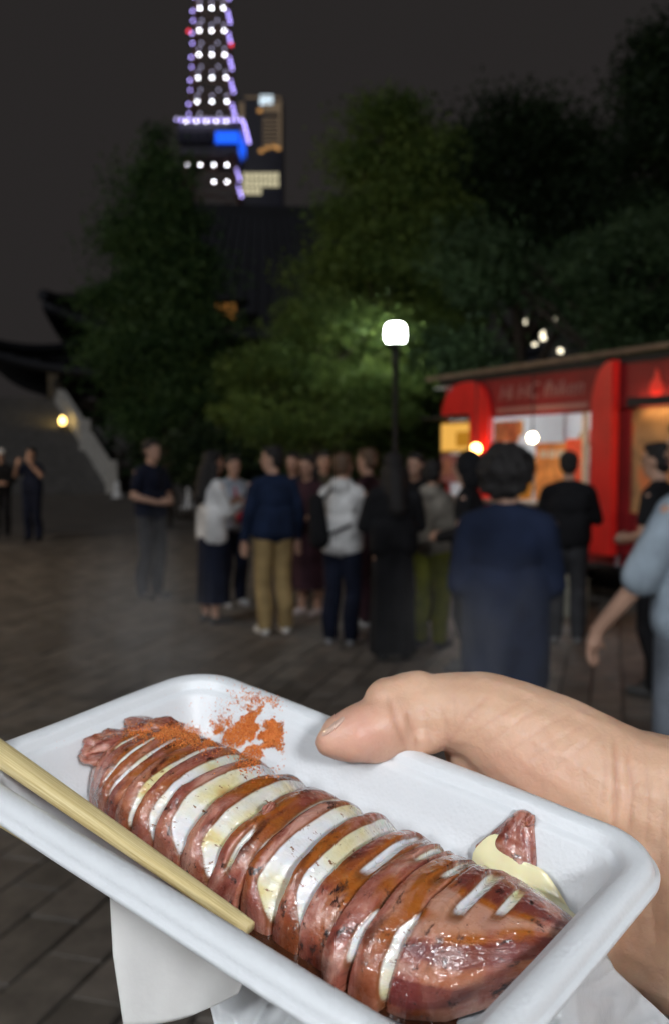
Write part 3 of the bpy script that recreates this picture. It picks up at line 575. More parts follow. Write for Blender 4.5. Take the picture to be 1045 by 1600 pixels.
# ------------------------------------------------------------------ people
def fbm3(p): return noise.fractal(p, 1.0, 2.0, 3)
SKIN = mat('skin_far', (.50, .30, .215), .55, .12, 10, .1, 0, .4)
HAIR = mat('hair_black', (.011, .009, .009), .75, .3, 40, .4); HAIRB = mat('hair_brown', (.10, .055, .03), .55, .3, 40, .4)
EYE = mat('eye_dark', (.02, .015, .012), .2, .1, 5); LIP = mat('lips', (.38, .14, .12), .5, .1, 5)
def V3(*a): return Vector(a)
def person(px, Y, H, face, label, top, bottom, hair='short', arms='hang', skirt=None, shoes=(.5, .5, .5), sleeve='short', voxel=.0095, hairm=None, head_turn=0, hem=.50, extra=None, stride=.0, build=1.0, dy=0, cap=None, arm_pts=None):
    """standing figure; local x to its right, y forward, z up; face = heading in degrees (0 looks away from the camera, 180 towards it, 90 to the left)"""
    x = gx(px, Y); root = tag(empty('person', (x, Y, 0)), label, 'person', 'people waiting on the plaza')
    S = H / 1.72; M = Matrix.Translation((x, Y, 0)) @ Matrix.Rotation(R(face), 4, 'Z') @ Matrix.Diagonal((S, S, S, 1))
    bw = build
    sh = {s: V3(s * .172 * bw, -.01, 1.365) for s in (-1, 1)}; hip = {s: V3(s * .088, 0, .90) for s in (-1, 1)}
    kn = {s: V3(s * .095, .02 + s * stride * .5, .48) for s in (-1, 1)}; an = {s: V3(s * .10, -.03 + s * stride, .08) for s in (-1, 1)}
    if arm_pts: el, wr, hd = arm_pts
    else:
        el, wr, hd = {}, {}, {}
        for s in (-1, 1):
            if arms == 'hang': el[s] = V3(s * .225 * bw, -.03, 1.11); wr[s] = V3(s * .235 * bw, .04, .87); hd[s] = V3(0, .15, -1)
            elif arms == 'hold': el[s] = V3(s * .235 * bw, .0, 1.12); wr[s] = V3(s * .09, .22, 1.06); hd[s] = V3(-s * .8, .6, .1)
            elif arms == 'close': el[s] = V3(s * .205 * bw, -.01, 1.10); wr[s] = V3(s * .14, .20, .98); hd[s] = V3(-s * .3, .9, -.1)
            elif arms == 'front': el[s] = V3(s * .22 * bw, .05, 1.12); wr[s] = V3(s * .12, .26, 1.18); hd[s] = V3(-s * .2, .7, .4)
            elif arms == 'phone':
                el[s] = V3(s * .27, .16, 1.22) if s < 0 else V3(.31, .02, 1.22); wr[s] = V3(s * .10, .26, 1.44) if s < 0 else V3(.16, .22, 1.40); hd[s] = V3(-s * .3, .2, .9)
    hc = V3(0, .015, 1.605); q = Matrix.Rotation(R(head_turn), 3, 'Z')
    hp = lambda a, b, c: hc + q @ V3(a, b, c)
    sk = [(hc + V3(0, 0, .015), (.074, .092, .10), q), (hp(0, .03, -.045), .055, hp(0, .045, -.075), .042), (V3(0, -.005, 1.40), .058, V3(0, .01, 1.54), .052),
          (hp(0, .088, .005), .011, hp(0, .104, -.022), .014), (hp(.074, -.005, -.005), (.012, .02, .03), q), (hp(-.074, -.005, -.005), (.012, .02, .03), q), (hp(0, .078, -.052), (.024, .014, .010), q),
          (hp(0, .082, .03), (.05, .012, .012), q),
          (V3(-.12, -.005, 1.355), .052, V3(.12, -.005, 1.355), .052), (V3(0, -.01, 1.28), (.150 * bw, .092, .14)), (V3(0, -.005, 1.10), (.128 * bw, .085, .14)), (V3(0, -.01, .95), (.150, .098, .11))]
    for s in (-1, 1):
        sk += [(sh[s], .05, el[s], .04), (el[s], .04, wr[s], .027), (hip[s], .085, kn[s], .055), (kn[s], .054, an[s] + V3(0, -.01, .18), .05), (an[s] + V3(0, -.01, .2), .048, an[s], .036), (an[s] + V3(0, -.02, -.04), .034, an[s] + V3(s * .01, .15, -.055), .024)]
        d = hd[s].normalized(); pc = wr[s] + d * .055; sidev = d.cross(V3(0, 1, .3)).normalized(); nv = d.cross(sidev).normalized()
        sk += [(wr[s], .026, pc, .030), (pc + sidev * .018, .020, pc - sidev * .018, .020)]
        for k in range(4):
            r0 = pc + sidev * (.027 - .018 * k) + d * .02; ln = (.062, .074, .07, .054)[k]; m1 = r0 + d * ln * .55 + nv * .006; sk += [(r0, .0105, m1, .0095), (m1, .0095, m1 + d * ln * .4 + nv * .016, .0085)]
        tb = pc + sidev * .03 * (-1 if s > 0 else 1) - d * .015; sk += [(tb, .012, tb + d * .035 + sidev * .02 * (-1 if s > 0 else 1) + nv * .012, .010)]
    blob('body', sk, voxel, 3, SKIN, root, M)
    for s in (-1, 1):
        bm = bmesh.new(); add_ell(bm, M @ hp(s * .031, .088, .012), (.011 * S, .011 * S, .007 * S)); link('eye', bm_mesh('eye', bm, True), EYE, root)
    bm = bmesh.new(); add_ell(bm, M @ hp(0, .090, -.052), (.022 * S, .012 * S, .006 * S), Matrix.Rotation(R(face + head_turn), 3, 'Z')); link('mouth', bm_mesh('mouth', bm, True), LIP, root)
    # clothes
    t = [(V3(0, -.008, 1.425), .066, V3(-.15 * bw, -.008, 1.365), .070), (V3(0, -.008, 1.425), .066, V3(.15 * bw, -.008, 1.365), .070), (V3(0, -.012, 1.27), (.176 * bw, .118, .17)), (V3(0, -.008, 1.08), (.165 * bw, .112, .19)), (V3(-.075 * bw, -.01, hem * 1.72 + .10), .124, V3(.075 * bw, -.01, hem * 1.72 + .10), .124), (V3(-.07 * bw, -.01, 1.1), .118, V3(.07 * bw, -.01, 1.1), .118)] + ([(V3(sx_ * .075 * bw, -.01, hem * 1.72 + .10), .124, V3(sx_ * .075 * bw, -.01, 1.1), .12) for sx_ in (-1, 0, 1)])
    for s in (-1, 1):
        e = el[s]; t += [(sh[s] + V3(-s * .02, 0, -.01), .072, sh[s].lerp(e, {'short': .62, 'elbow': .9, 'long': 1.0}[sleeve]), {'short': .062, 'elbow': .078, 'long': .056}[sleeve])]
        if sleeve == 'long': t += [(e, .056, e.lerp(wr[s], .88), .042)]
    if extra == 'hood': t += [(V3(0, -.085, 1.43), (.10, .06, .075)), (V3(-.07, -.03, 1.46), .04, V3(.07, -.03, 1.46), .04)]
    tp = blob('top', t, .013, 3, top, root, M)
    if skirt:
        bm = bmesh.new(); n = 40; rings = []
        for z, r in ((1.02, .140), (.95, .16), (.8, .175), (.5, .18), (skirt, .19)):
            rings.append([bm.verts.new(M @ V3((r + (.014 * math.sin(k * 9 * 2 * math.pi / n) * (1.05 - z))) * math.cos(2 * math.pi * k / n), (r * .8 + (.014 * math.sin(k * 9 * 2 * math.pi / n) * (1.05 - z))) * math.sin(2 * math.pi * k / n), z)) for k in range(n)])
        for a, b in zip(rings, rings[1:]):
            for k in range(n): bm.faces.new((a[k], a[(k + 1) % n], b[(k + 1) % n], b[k]))
        bm.faces.new(rings[0]); link('skirt', bm_mesh('skirt', bm, True), bottom, root)
    else:
        t = [(V3(0, -.01, .96), (.165, .112, .10))]
        for s in (-1, 1): t += [(hip[s] + V3(0, -.005, -.01), .100, kn[s], .076), (kn[s], .078, an[s] + V3(0, -.02, .20), .080), (an[s] + V3(0, -.02, .20), .080, an[s] + V3(0, -.01, .03), .068)]
        blob('trousers', t, .012, 3, bottom, root, M)
    for s in (-1, 1):
        a = an[s]; blob('shoe', [(V3(a.x, a.y - .03, .045), .042, V3(a.x + s * .012, a.y + .155, .035), .034), (V3(a.x, a.y - .03, .02), .03, V3(a.x + s * .012, a.y + .16, .02), .028)], .009, 2, mat('shoe_%s' % (shoes,), shoes, .6, .1, 10), root, M @ Matrix.Translation((0, 0, .012)))
    hm = hairm or HAIR
    hs = [(hp(0, -.022, .045), (.086, .092, .085), q), (hp(0, -.045, .0), (.080, .065, .085), q), (hp(0, .04, .085), (.066, .05, .032), q)]
    if hair == 'big': hs = [(hp(0, -.03, .075), (.105, .11, .07), q), (hp(.005, -.04, .015), (.132, .115, .085), q), (hp(0, -.06, -.055), (.108, .07, .06), q), (hp(.06, .05, .06), (.06, .05, .045), q), (hp(-.06, .05, .05), (.06, .05, .05), q)]
    if hair == 'long': hs += [(hp(0, -.07, -.06), .085, V3(0, -.115, 1.28), .08), (hp(.075, -.02, -.03), .035, V3(.09, -.05, 1.32), .04), (hp(-.075, -.02, -.03), .035, V3(-.09, -.05, 1.32), .04)]
    if cap: hs = [(hp(0, -.01, .06), (.092, .104, .075), q), (hp(0, .085, .035), (.075, .06, .012), q)]; hm = cap
    if hair == 'hood': hs = [(hp(0, -.025, .02), (.105, .11, .125), q), (hp(0, -.05, -.08), (.11, .09, .09), q)]; hm = top
    def curls(me):
        for v in me.vertices: v.co += v.normal * (.016 if hair == 'big' else .005) * fbm3(v.co * (26 if hair == 'big' else 40))
    blob('cap' if cap else 'hair', hs, .009 if hair != 'big' else .006, 2, hm, root, M, None if cap else curls)
    return root, M
BLK = cloth('black', (.012, .012, .014)); NAVY = cloth('navy', (.012, .022, .055)); NAVY2 = cloth('navy_shirt', (.013, .020, .046)); WHT = cloth('white', (.66, .66, .66)); KHAKI = cloth('khaki', (.34, .24, .11)); DGREY = cloth('dark_grey', (.05, .05, .055)); OLIVE = cloth('olive', (.20, .21, .025)); TAUPE = cloth('taupe', (.26, .235, .20)); PALEB = cloth('pale_blue', (.42, .48, .56)); GREYB = cloth('grey_blue', (.30, .36, .42)); PLUM = cloth('plum', (.05, .022, .03)); BROWN = cloth('brown_bag', (.06, .05, .032)); INK = cloth('ink', (.010, .013, .028)); REDC = cloth('red', (.32, .02, .045)); JEANG = cloth('jean_grey', (.16, .18, .21))
person(4, 18.4, 1.72, 200, 'person in pale cap and black clothes at the plaza edge', BLK, BLK, arms='hold', sleeve='long', shoes=(.03, .03, .03), cap=WHT)
person(52, 17.6, 1.74, 170, 'person in black raising a phone to the face', INK, INK, arms='phone', shoes=(.03, .03, .03))
person(239, 10.6, 1.77, -130, 'man in black t-shirt and dark grey trousers with hands held together', INK, DGREY, arms='hold', shoes=(.05, .05, .05), head_turn=8)
person(334, 9.05, 1.64, -55, 'long-haired woman in white blouse and long dark skirt', WHT, INK, hair='long', arms='front', skirt=.22, shoes=(.06, .06, .06), sleeve='long', hem=.46)
person(366, 10.1, 1.60, -150, 'person in pale blue shirt standing past the white blouse woman', PALEB, INK, arms='hold', sleeve='short')
person(428, 8.5, 1.68, 25, 'man in navy jacket and khaki trousers with white shoes', NAVY, KHAKI, arms='hang', sleeve='long', shoes=(.7, .68, .64), head_turn=55, build=1.12)
person(482, 9.5, 1.60, 150, 'woman in dark dress behind the khaki trousers man', PLUM, PLUM, hair='long', skirt=.30, shoes=(.5, .45, .45), arms='hold')
person(506, 11.0, 1.64, 190, 'dark-haired person in brown top facing the camera in the queue', BROWN, BLK, arms='hold', sleeve='long')
hoodie, HM = person(535, 8.0, 1.62, -25, 'person in white hoodie and black trousers with black sling bag', WHT, INK, arms='front', sleeve='long', hairm=HAIRB, extra='hood', shoes=(.28, .28, .29), hem=.475)
person(574, 8.9, 1.66, 60, 'person in plum clothes next to the white hoodie', PLUM, PLUM, arms='hold', sleeve='long', hairm=HAIRB)
person(613, 7.4, 1.62, 10, 'long-haired woman all in black from behind', BLK, BLK, hair='long', skirt=.08, arms='front', sleeve='long', shoes=(.03, .03, .03), build=1.1)
person(674, 7.9, 1.56, -35, 'person in taupe hoodie and olive green trousers', TAUPE, OLIVE, arms='front', sleeve='long', extra='hood', shoes=(.06, .06, .06), hair='short')
person(728, 7.0, 1.62, 70, 'person in black hooded jacket behind the big navy shirt', BLK, BLK, hair='hood', arms='hold', sleeve='long', shoes=(.1, .1, .1))
person(786, 4.15, 1.63, -6, 'bushy-haired man in loose navy shirt seen from behind', NAVY2, INK, hair='big', arms='close', sleeve='long', shoes=(.05, .05, .05), head_turn=-20, build=1.06, voxel=.008, hem=.34)
person(884, 8.1, 1.63, -15, 'short-haired person in bulky black jacket at the serving hatch', BLK, DGREY, arms='front', sleeve='long', shoes=(.2, .2, .2), build=1.14)
person(1022, 6.3, 1.68, 50, 'person in black t-shirt with bare forearms at the printed banner', BLK, BLK, arms='hold', shoes=(.05, .05, .05))
ap = ({-1: V3(-.25, .08, 1.10), 1: V3(.235, -.03, 1.11)}, {-1: V3(-.26, .25, .90), 1: V3(.25, .02, .87)}, {-1: V3(0, .28, -1), 1: V3(0, .1, -1)})
person(1072, 3.75, 1.74, 40, 'person in grey-blue shirt with bare arm hanging down', GREYB, JEANG, arm_pts=ap, voxel=.007, shoes=(.3, .3, .3), build=1.1, sleeve='elbow')
person(460, 10.4, 1.63, 160, 'person in dark jacket glimpsed past the khaki trousers man', INK, BLK, arms='hold', sleeve='long')
person(648, 8.9, 1.62, 150, 'pale-faced person in black behind the taupe hoodie', BLK, BLK, arms='hold', sleeve='long', hair='long')
def bag_on(name, M, shapes, m, label, cat, strap=None):
    r_ = tag(empty(name, M @ V3(0, 0, .9)), label, cat); blob('pouch', shapes, .012, 3, m, r_, M)
    if strap: bm = bmesh.new(); tube(bm, [M @ p for p in strap], .014, 6); link('strap', bm_mesh('strap', bm, True), m, r_)
bag_on('sling_bag', HM, [(V3(-.16, -.20, 1.30), .07, V3(-.13, -.20, .97), .092)], BLK, 'black sling bag worn on the back of the white hoodie', 'bag', [V3(-.13, -.15, 1.30), V3(-.02, -.13, 1.44), V3(.1, .02, 1.475), V3(.16, .11, 1.3), V3(.19, .0, 1.15), V3(.1, -.15, 1.08), V3(-.08, -.18, 1.0)])
KM = Matrix.Translation((gx(384, 9.6), 9.6, 0)); bag_on('hand_bag', KM, [(V3(-.02, 0, .98), .07, V3(.05, 0, 1.0), .08)], REDC, 'red bag carried between white blouse woman and khaki trousers man', 'bag', [V3(-.06, 0, 1.02), V3(-.09, .08, 1.2), V3(-.12, .2, 1.28)])

# ------------------------------------------------------------------ foam tray (local units: cm, u long axis, v towards the back, n up)
TS = 0.00911
RT = Matrix(((.7724, .6345, .0269), (.1671, -.1622, -.9725), (-.6127, .7557, -.2314)))
cu_, cv_ = Vector(RT.col[0]).normalized(), Vector(RT.col[1]); cv_ = (cv_ - cu_ * cv_.dot(cu_)).normalized(); cn_ = cu_.cross(cv_); cn_ = cn_ if cn_.dot(Vector(RT.col[2])) > 0 else -cn_
TT = Vector((-.01677858, .10077386, .3276742)) * .911
def T(u, v, n):
    c = TT + (cu_ * u + cv_ * v + cn_ * (n + .14)) * TS; return cw(c.x, c.y, c.z)
TMX = Matrix.Identity(4)
o_ = T(0, 0, 0); tx, ty, tz = [(T(*e) - o_) for e in ((1, 0, 0), (0, 1, 0), (0, 0, 1))]
TMX = Matrix(((tx.x, ty.x, tz.x, o_.x), (tx.y, ty.y, tz.y, o_.y), (tx.z, ty.z, tz.z, o_.z), (0, 0, 0, 1)))
TNP = np.array(TMX)
def Tnp(Q): Q = np.asarray(Q, float); return Q @ TNP[:3, :3].T + TNP[:3, 3]
def smooth(a, b, x): t = np.clip((x - a) / (b - a), 0, 1); return t * t * (3 - 2 * t)

def foam_mat():
    m, n, l, b = nmat('white_foam'); tc = n.new('ShaderNodeTexCoord')
    v = n.new('ShaderNodeTexVoronoi'); v.inputs['Scale'].default_value = 700; l.new(tc.outputs['Object'], v.inputs['Vector'])
    z = n.new('ShaderNodeTexNoise'); z.inputs['Scale'].default_value = 40; z.inputs['Detail'].default_value = 5; l.new(tc.outputs['Object'], z.inputs['Vector'])
    cr = n.new('ShaderNodeValToRGB'); cr.color_ramp.elements[0].color = (.69, .715, .74, 1); cr.color_ramp.elements[1].color = (.76, .78, .80, 1); l.new(z.outputs['Fac'], cr.inputs[0]); l.new(cr.outputs[0], b.inputs['Base Color'])
    b.inputs['Roughness'].default_value = .42; b.inputs['Subsurface Weight'].default_value = .25; b.inputs['Subsurface Radius'].default_value = (.004, .004, .004); b.inputs['Subsurface Scale'].default_value = 1
    bp = n.new('ShaderNodeBump'); bp.inputs['Strength'].default_value = .3; bp.inputs['Distance'].default_value = .0004; l.new(v.outputs['Distance'], bp.inputs['Height'])
    b2 = n.new('ShaderNodeBump'); b2.inputs['Strength'].default_value = .25; b2.inputs['Distance'].default_value = .0015; l.new(z.outputs['Fac'], b2.inputs['Height']); l.new(bp.outputs[0], b2.inputs['Normal']); l.new(b2.outputs[0], b.inputs['Normal']); return m
HU, HV, RC, FLOOR = 11.25, 6.62, 2.3, -2.25
def tray():
    # profile: (inset from the outer edge, height)
    prof = [(.30, -.66), (.03, -.64), (.0, -.60), (.0, -.48), (.03, -.44), (.13, -.42), (.17, -.38), (.19, -.26), (.25, -.11), (.38, .01), (.58, .05), (.80, .02), (.96, -.03), (1.02, -.08), (1.08, -.34), (1.14, -.40), (1.34, -.44), (1.42, -.56), (1.75, -1.5), (1.95, -1.95), (2.15, -2.17), (2.5, -2.25), (3.4, -2.26)]
    under = [(3.4, -2.46), (2.3, -2.45), (1.95, -2.3), (1.7, -1.9), (1.35, -1.1), (1.1, -.75), (.85, -.45), (.62, -.35), (.45, -.45), (.30, -.66)]
    nc, ns = 14, 30
    def ring(d, h):
        out = []; r = max(.35, RC - d * .75); ax, ay = HU - d - r, HV - d - r
        for k, (sx, sy) in enumerate(((1, 1), (-1, 1), (-1, -1), (1, -1))):
            for i in range(nc + 1):
                a = math.pi / 2 * (k + i / nc); out.append((sx * ax + r * math.cos(a), sy * ay + r * math.sin(a)))
            a0 = out[-1]; nx = ((-1, 1), (-1, -1), (1, -1), (1, 1))[k]; a = math.pi / 2 * (k + 1); b0 = (nx[0] * ax + r * math.cos(a), nx[1] * ay + r * math.sin(a))
            for i in range(1, ns): t = i / ns; out.append((a0[0] + (b0[0] - a0[0]) * t, a0[1] + (b0[1] - a0[1]) * t))
        return [(x, y, h) for x, y in out]
    rings = [ring(*p) for p in prof + under]; n = len(rings[0]); V = [p for r_ in rings for p in r_]; F = []
    for j in range(len(rings) - 1):
        for i in range(n): F.append((j * n + i, j * n + (i + 1) % n, (j + 1) * n + (i + 1) % n, (j + 1) * n + i))
    V = np.array(V); 
    V[:, 2] += np.array([.05 * noise.noise(Vector((a * .25, b * .25, 1.3))) for a, b, c in V])         # foam never sits quite true
    # floors
    jf = (len(prof) - 1) * n; ju = len(prof) * n; V = np.vstack([V, [[0, 0, -2.26], [0, 0, -2.46]]]); c0, c1 = len(V) - 2, len(V) - 1
    me = bpy.data.meshes.new('foam_tray'); faces = F[:(len(prof) - 1) * n] + F[len(prof) * n:] + [(jf + i, jf + (i + 1) % n, c0) for i in range(n)] + [(ju + (i + 1) % n, ju + i, c1) for i in range(n)]
    me.from_pydata([tuple(p) for p in Tnp(V)], [], faces); me.update(); bm = bmesh.new(); bm.from_mesh(me); bmesh.ops.recalc_face_normals(bm, faces=bm.faces); bm.to_mesh(me); bm.free()
    me.polygons.foreach_set('use_smooth', np.ones(len(me.polygons), bool))
    return tag(link('foam_tray', me, foam_mat()), 'white rectangular foam food tray with rounded corners held in a hand', 'tray')
tray_o = tray()
tray_bvh = BVHTree.FromPolygons([v.co[:] for v in tray_o.data.vertices], [tuple(p.vertices) for p in tray_o.data.polygons])

# ------------------------------------------------------------------ grilled squid
def squid_mat():
    m, n, l, b = nmat('grilled_squid')
    cut = n.new('ShaderNodeAttribute'); cut.attribute_name = 'cut'; sq = n.new('ShaderNodeAttribute'); sq.attribute_name = 'sq'; streak = n.new('ShaderNodeAttribute'); streak.attribute_name = 'streak'
    def nz(scale, detail=5, rough=.55, dist=0, stretch=(1, 1, 1), off=(0, 0, 0)):
        mp = n.new('ShaderNodeMapping'); mp.inputs['Scale'].default_value = stretch; mp.inputs['Location'].default_value = off; l.new(sq.outputs['Vector'], mp.inputs[0])
        t = n.new('ShaderNodeTexNoise'); t.inputs['Scale'].default_value = scale; t.inputs['Detail'].default_value = detail; t.inputs['Roughness'].default_value = rough; t.inputs['Distortion'].default_value = dist; l.new(mp.outputs[0], t.inputs['Vector']); return t.outputs['Fac']
    def ramp(x, stops):
        r = n.new('ShaderNodeValToRGB'); e = r.color_ramp.elements
        while len(e) < len(stops): e.new(.5)
        for k, (p, c) in enumerate(stops): e[k].position = p; e[k].color = (*c, 1) if isinstance(c, tuple) else (c, c, c, 1)
        l.new(x, r.inputs[0]); return r.outputs[0]
    def mix(f, a, c, mode='MIX'):
        x = n.new('ShaderNodeMix'); x.data_type = 'RGBA'; x.blend_type = mode
        for s, v in ((x.inputs['Factor'], f), (x.inputs[6], a), (x.inputs[7], c)):
            if isinstance(v, (tuple,)): s.default_value = (*v, 1)
            elif isinstance(v, float): s.default_value = v
            else: l.new(v, s)
        return x.outputs[2]
    skin = ramp(nz(1.1, 5, .58, .7, (1, .33, 1)), [(.28, (.10, .020, .014)), (.41, (.25, .062, .043)), (.52, (.39, .145, .105)), (.62, (.56, .30, .235)), (.8, (.37, .12, .09))])
    glaze = ramp(nz(.9, 4, .5, .5, (1, .35, 1), (7, 3, 1)), [(.45, 0.), (.57, 1.)])
    sx_ = n.new('ShaderNodeSeparateXYZ'); l.new(sq.outputs['Vector'], sx_.inputs[0]); 
    tm = n.new('ShaderNodeMapRange'); l.new(sx_.outputs['Y'], tm.inputs['Value']); tm.inputs['From Min'].default_value = .8; tm.inputs['From Max'].default_value = 2.8; tm.inputs['To Min'].default_value = .4; tm.inputs['To Max'].default_value = 1.0
    gm_ = n.new('ShaderNodeMath'); gm_.operation = 'MULTIPLY'; l.new(glaze, gm_.inputs[0]); l.new(tm.outputs[0], gm_.inputs[1])
    skin = mix(gm_.outputs[0], skin, (.36, .105, .016))
    dk = ramp(nz(1.3, 4, .55, .6, (1, .4, 1), (11, 6, 2)), [(.56, 0.), (.66, 1.)]); dk2 = n.new('ShaderNodeMath'); dk2.operation = 'MULTIPLY'; l.new(dk, dk2.inputs[0]); l.new(tm.outputs[0], dk2.inputs[1]); skin = mix(dk2.outputs[0], skin, (.085, .02, .010))
    lt = ramp(streak.outputs['Fac'], [(.02, 0.), (.10, 1.), (.36, 1.), (.44, 0.)]); skin = mix(lt, skin, mix(.6, skin, (.56, .33, .25))); st = ramp(streak.outputs['Fac'], [(.50, 0.), (.58, 1.)]); skin = mix(st, skin, mix(.75, skin, (.13, .022, .026)))
    char = ramp(nz(1.5, 8, .7, .3, (1.3, .8, 1), (2, 9, 4)), [(.57, 0.), (.64, 1.)]); skin = mix(char, skin, (.035, .016, .014))
    speck = ramp(nz(7, 3, .6, 0, (1, 1, 1), (1, 2, 8)), [(.68, 0.), (.72, 1.)]); skin = mix(speck, skin, (.05, .02, .016))
    flesh = ramp(nz(.7, 4, .5, .2, (1, .7, 1), (3, 1, 2)), [(.40, (.76, .75, .76)), (.52, (.76, .73, .64)), (.64, (.70, .61, .30)), (.74, (.50, .28, .09))])
    fsp = ramp(nz(5, 4, .65, 0, (1, 1, 1), (5, 5, 1)), [(.61, 0.), (.67, 1.)]); flesh = mix(fsp, flesh, (.22, .09, .035))
    edge = ramp(cut.outputs['Fac'], [(0.0, 0.), (.30, 1.), (.55, 1.), (.85, 0.)])
    tot = ramp(cut.outputs['Fac'], [(.45, 0.), (.62, 1.)])
    col = mix(tot, skin, flesh); e2 = n.new('ShaderNodeMath'); e2.operation = 'MULTIPLY'; e2.inputs[1].default_value = .75; l.new(edge, e2.inputs[0]); col = mix(e2.outputs[0], col, (.20, .065, .018))
    l.new(col, b.inputs['Base Color'])
    rr = n.new('ShaderNodeMapRange'); l.new(nz(3, 4), rr.inputs[0]); rr.inputs['From Min'].default_value = .3; rr.inputs['From Max'].default_value = .7; rr.inputs['To Min'].default_value = .14; rr.inputs['To Max'].default_value = .36; l.new(rr.outputs[0], b.inputs['Roughness'])
    b.inputs['Subsurface Weight'].default_value = .35; b.inputs['Subsurface Radius'].default_value = (.006, .003, .002); b.inputs['Subsurface Scale'].default_value = .8
    b.inputs['Coat Weight'].default_value = 1.0; b.inputs['Coat Roughness'].default_value = .06
    h0 = nz(3.2, 2.5, .5, .3, (1, 1, 1), (9, 2, 3)); bc = n.new('ShaderNodeBump'); bc.inputs['Strength'].default_value = .9; bc.inputs['Distance'].default_value = .0016; l.new(h0, bc.inputs['Height']); l.new(bc.outputs[0], b.inputs['Coat Normal'])
    h1 = nz(4.5, 6, .62, .2); bp = n.new('ShaderNodeBump'); bp.inputs['Strength'].default_value = .28; bp.inputs['Distance'].default_value = .001; l.new(h1, bp.inputs['Height'])
    h2 = nz(16, 3, .5, 0, (1, 1, 1), (4, 4, 4)); b2 = n.new('ShaderNodeBump'); b2.inputs['Strength'].default_value = .12; b2.inputs['Distance'].default_value = .0004; l.new(h2, b2.inputs['Height']); l.new(bp.outputs[0], b2.inputs['Normal'])
    l.new(b2.outputs[0], b.inputs['Normal']); return m
SQ = squid_mat()
def tab(x, pts): return float(np.interp(x, [p[0] for p in pts], [p[1] for p in pts]))
HWt = [(-9.7, .35), (-9.4, 1.1), (-8.9, 1.8), (-8.2, 2.3), (-7, 2.65), (-5, 2.85), (0, 2.95), (4, 3.0), (6.6, 3.05), (7.4, 2.95), (8.3, 2.6), (9.2, 1.95), (9.9, 1.25), (10.25, .5)]
HTt = [(-9.7, .3), (-9.4, 1.0), (-8.9, 1.55), (-8.2, 1.95), (-7, 2.2), (-5, 2.25), (0, 2.3), (4, 2.3), (6.6, 2.35), (7.4, 2.35), (8.3, 2.05), (9.2, 1.5), (9.9, .9), (10.25, .35)]
VCt = [(-9.7, .3), (-8, .25), (-5, -.05), (0, -.2), (4, -.3), (6.6, -.45), (7.4, -.25), (8.3, .05), (9.2, .6), (10.25, 1.35)]
ZBt = [(-9.7, .1), (-8, 0), (8.3, 0), (9.2, .25), (10.25, .65)]
squid = tag(empty('grilled_squid', T(0, 0, FLOOR)), 'whole grilled squid scored into glazed reddish slices showing white flesh', 'squid')
def fbm(x, y, z, o=3): return noise.fractal(Vector((x, y, z)), 1.0, 2.0, o)
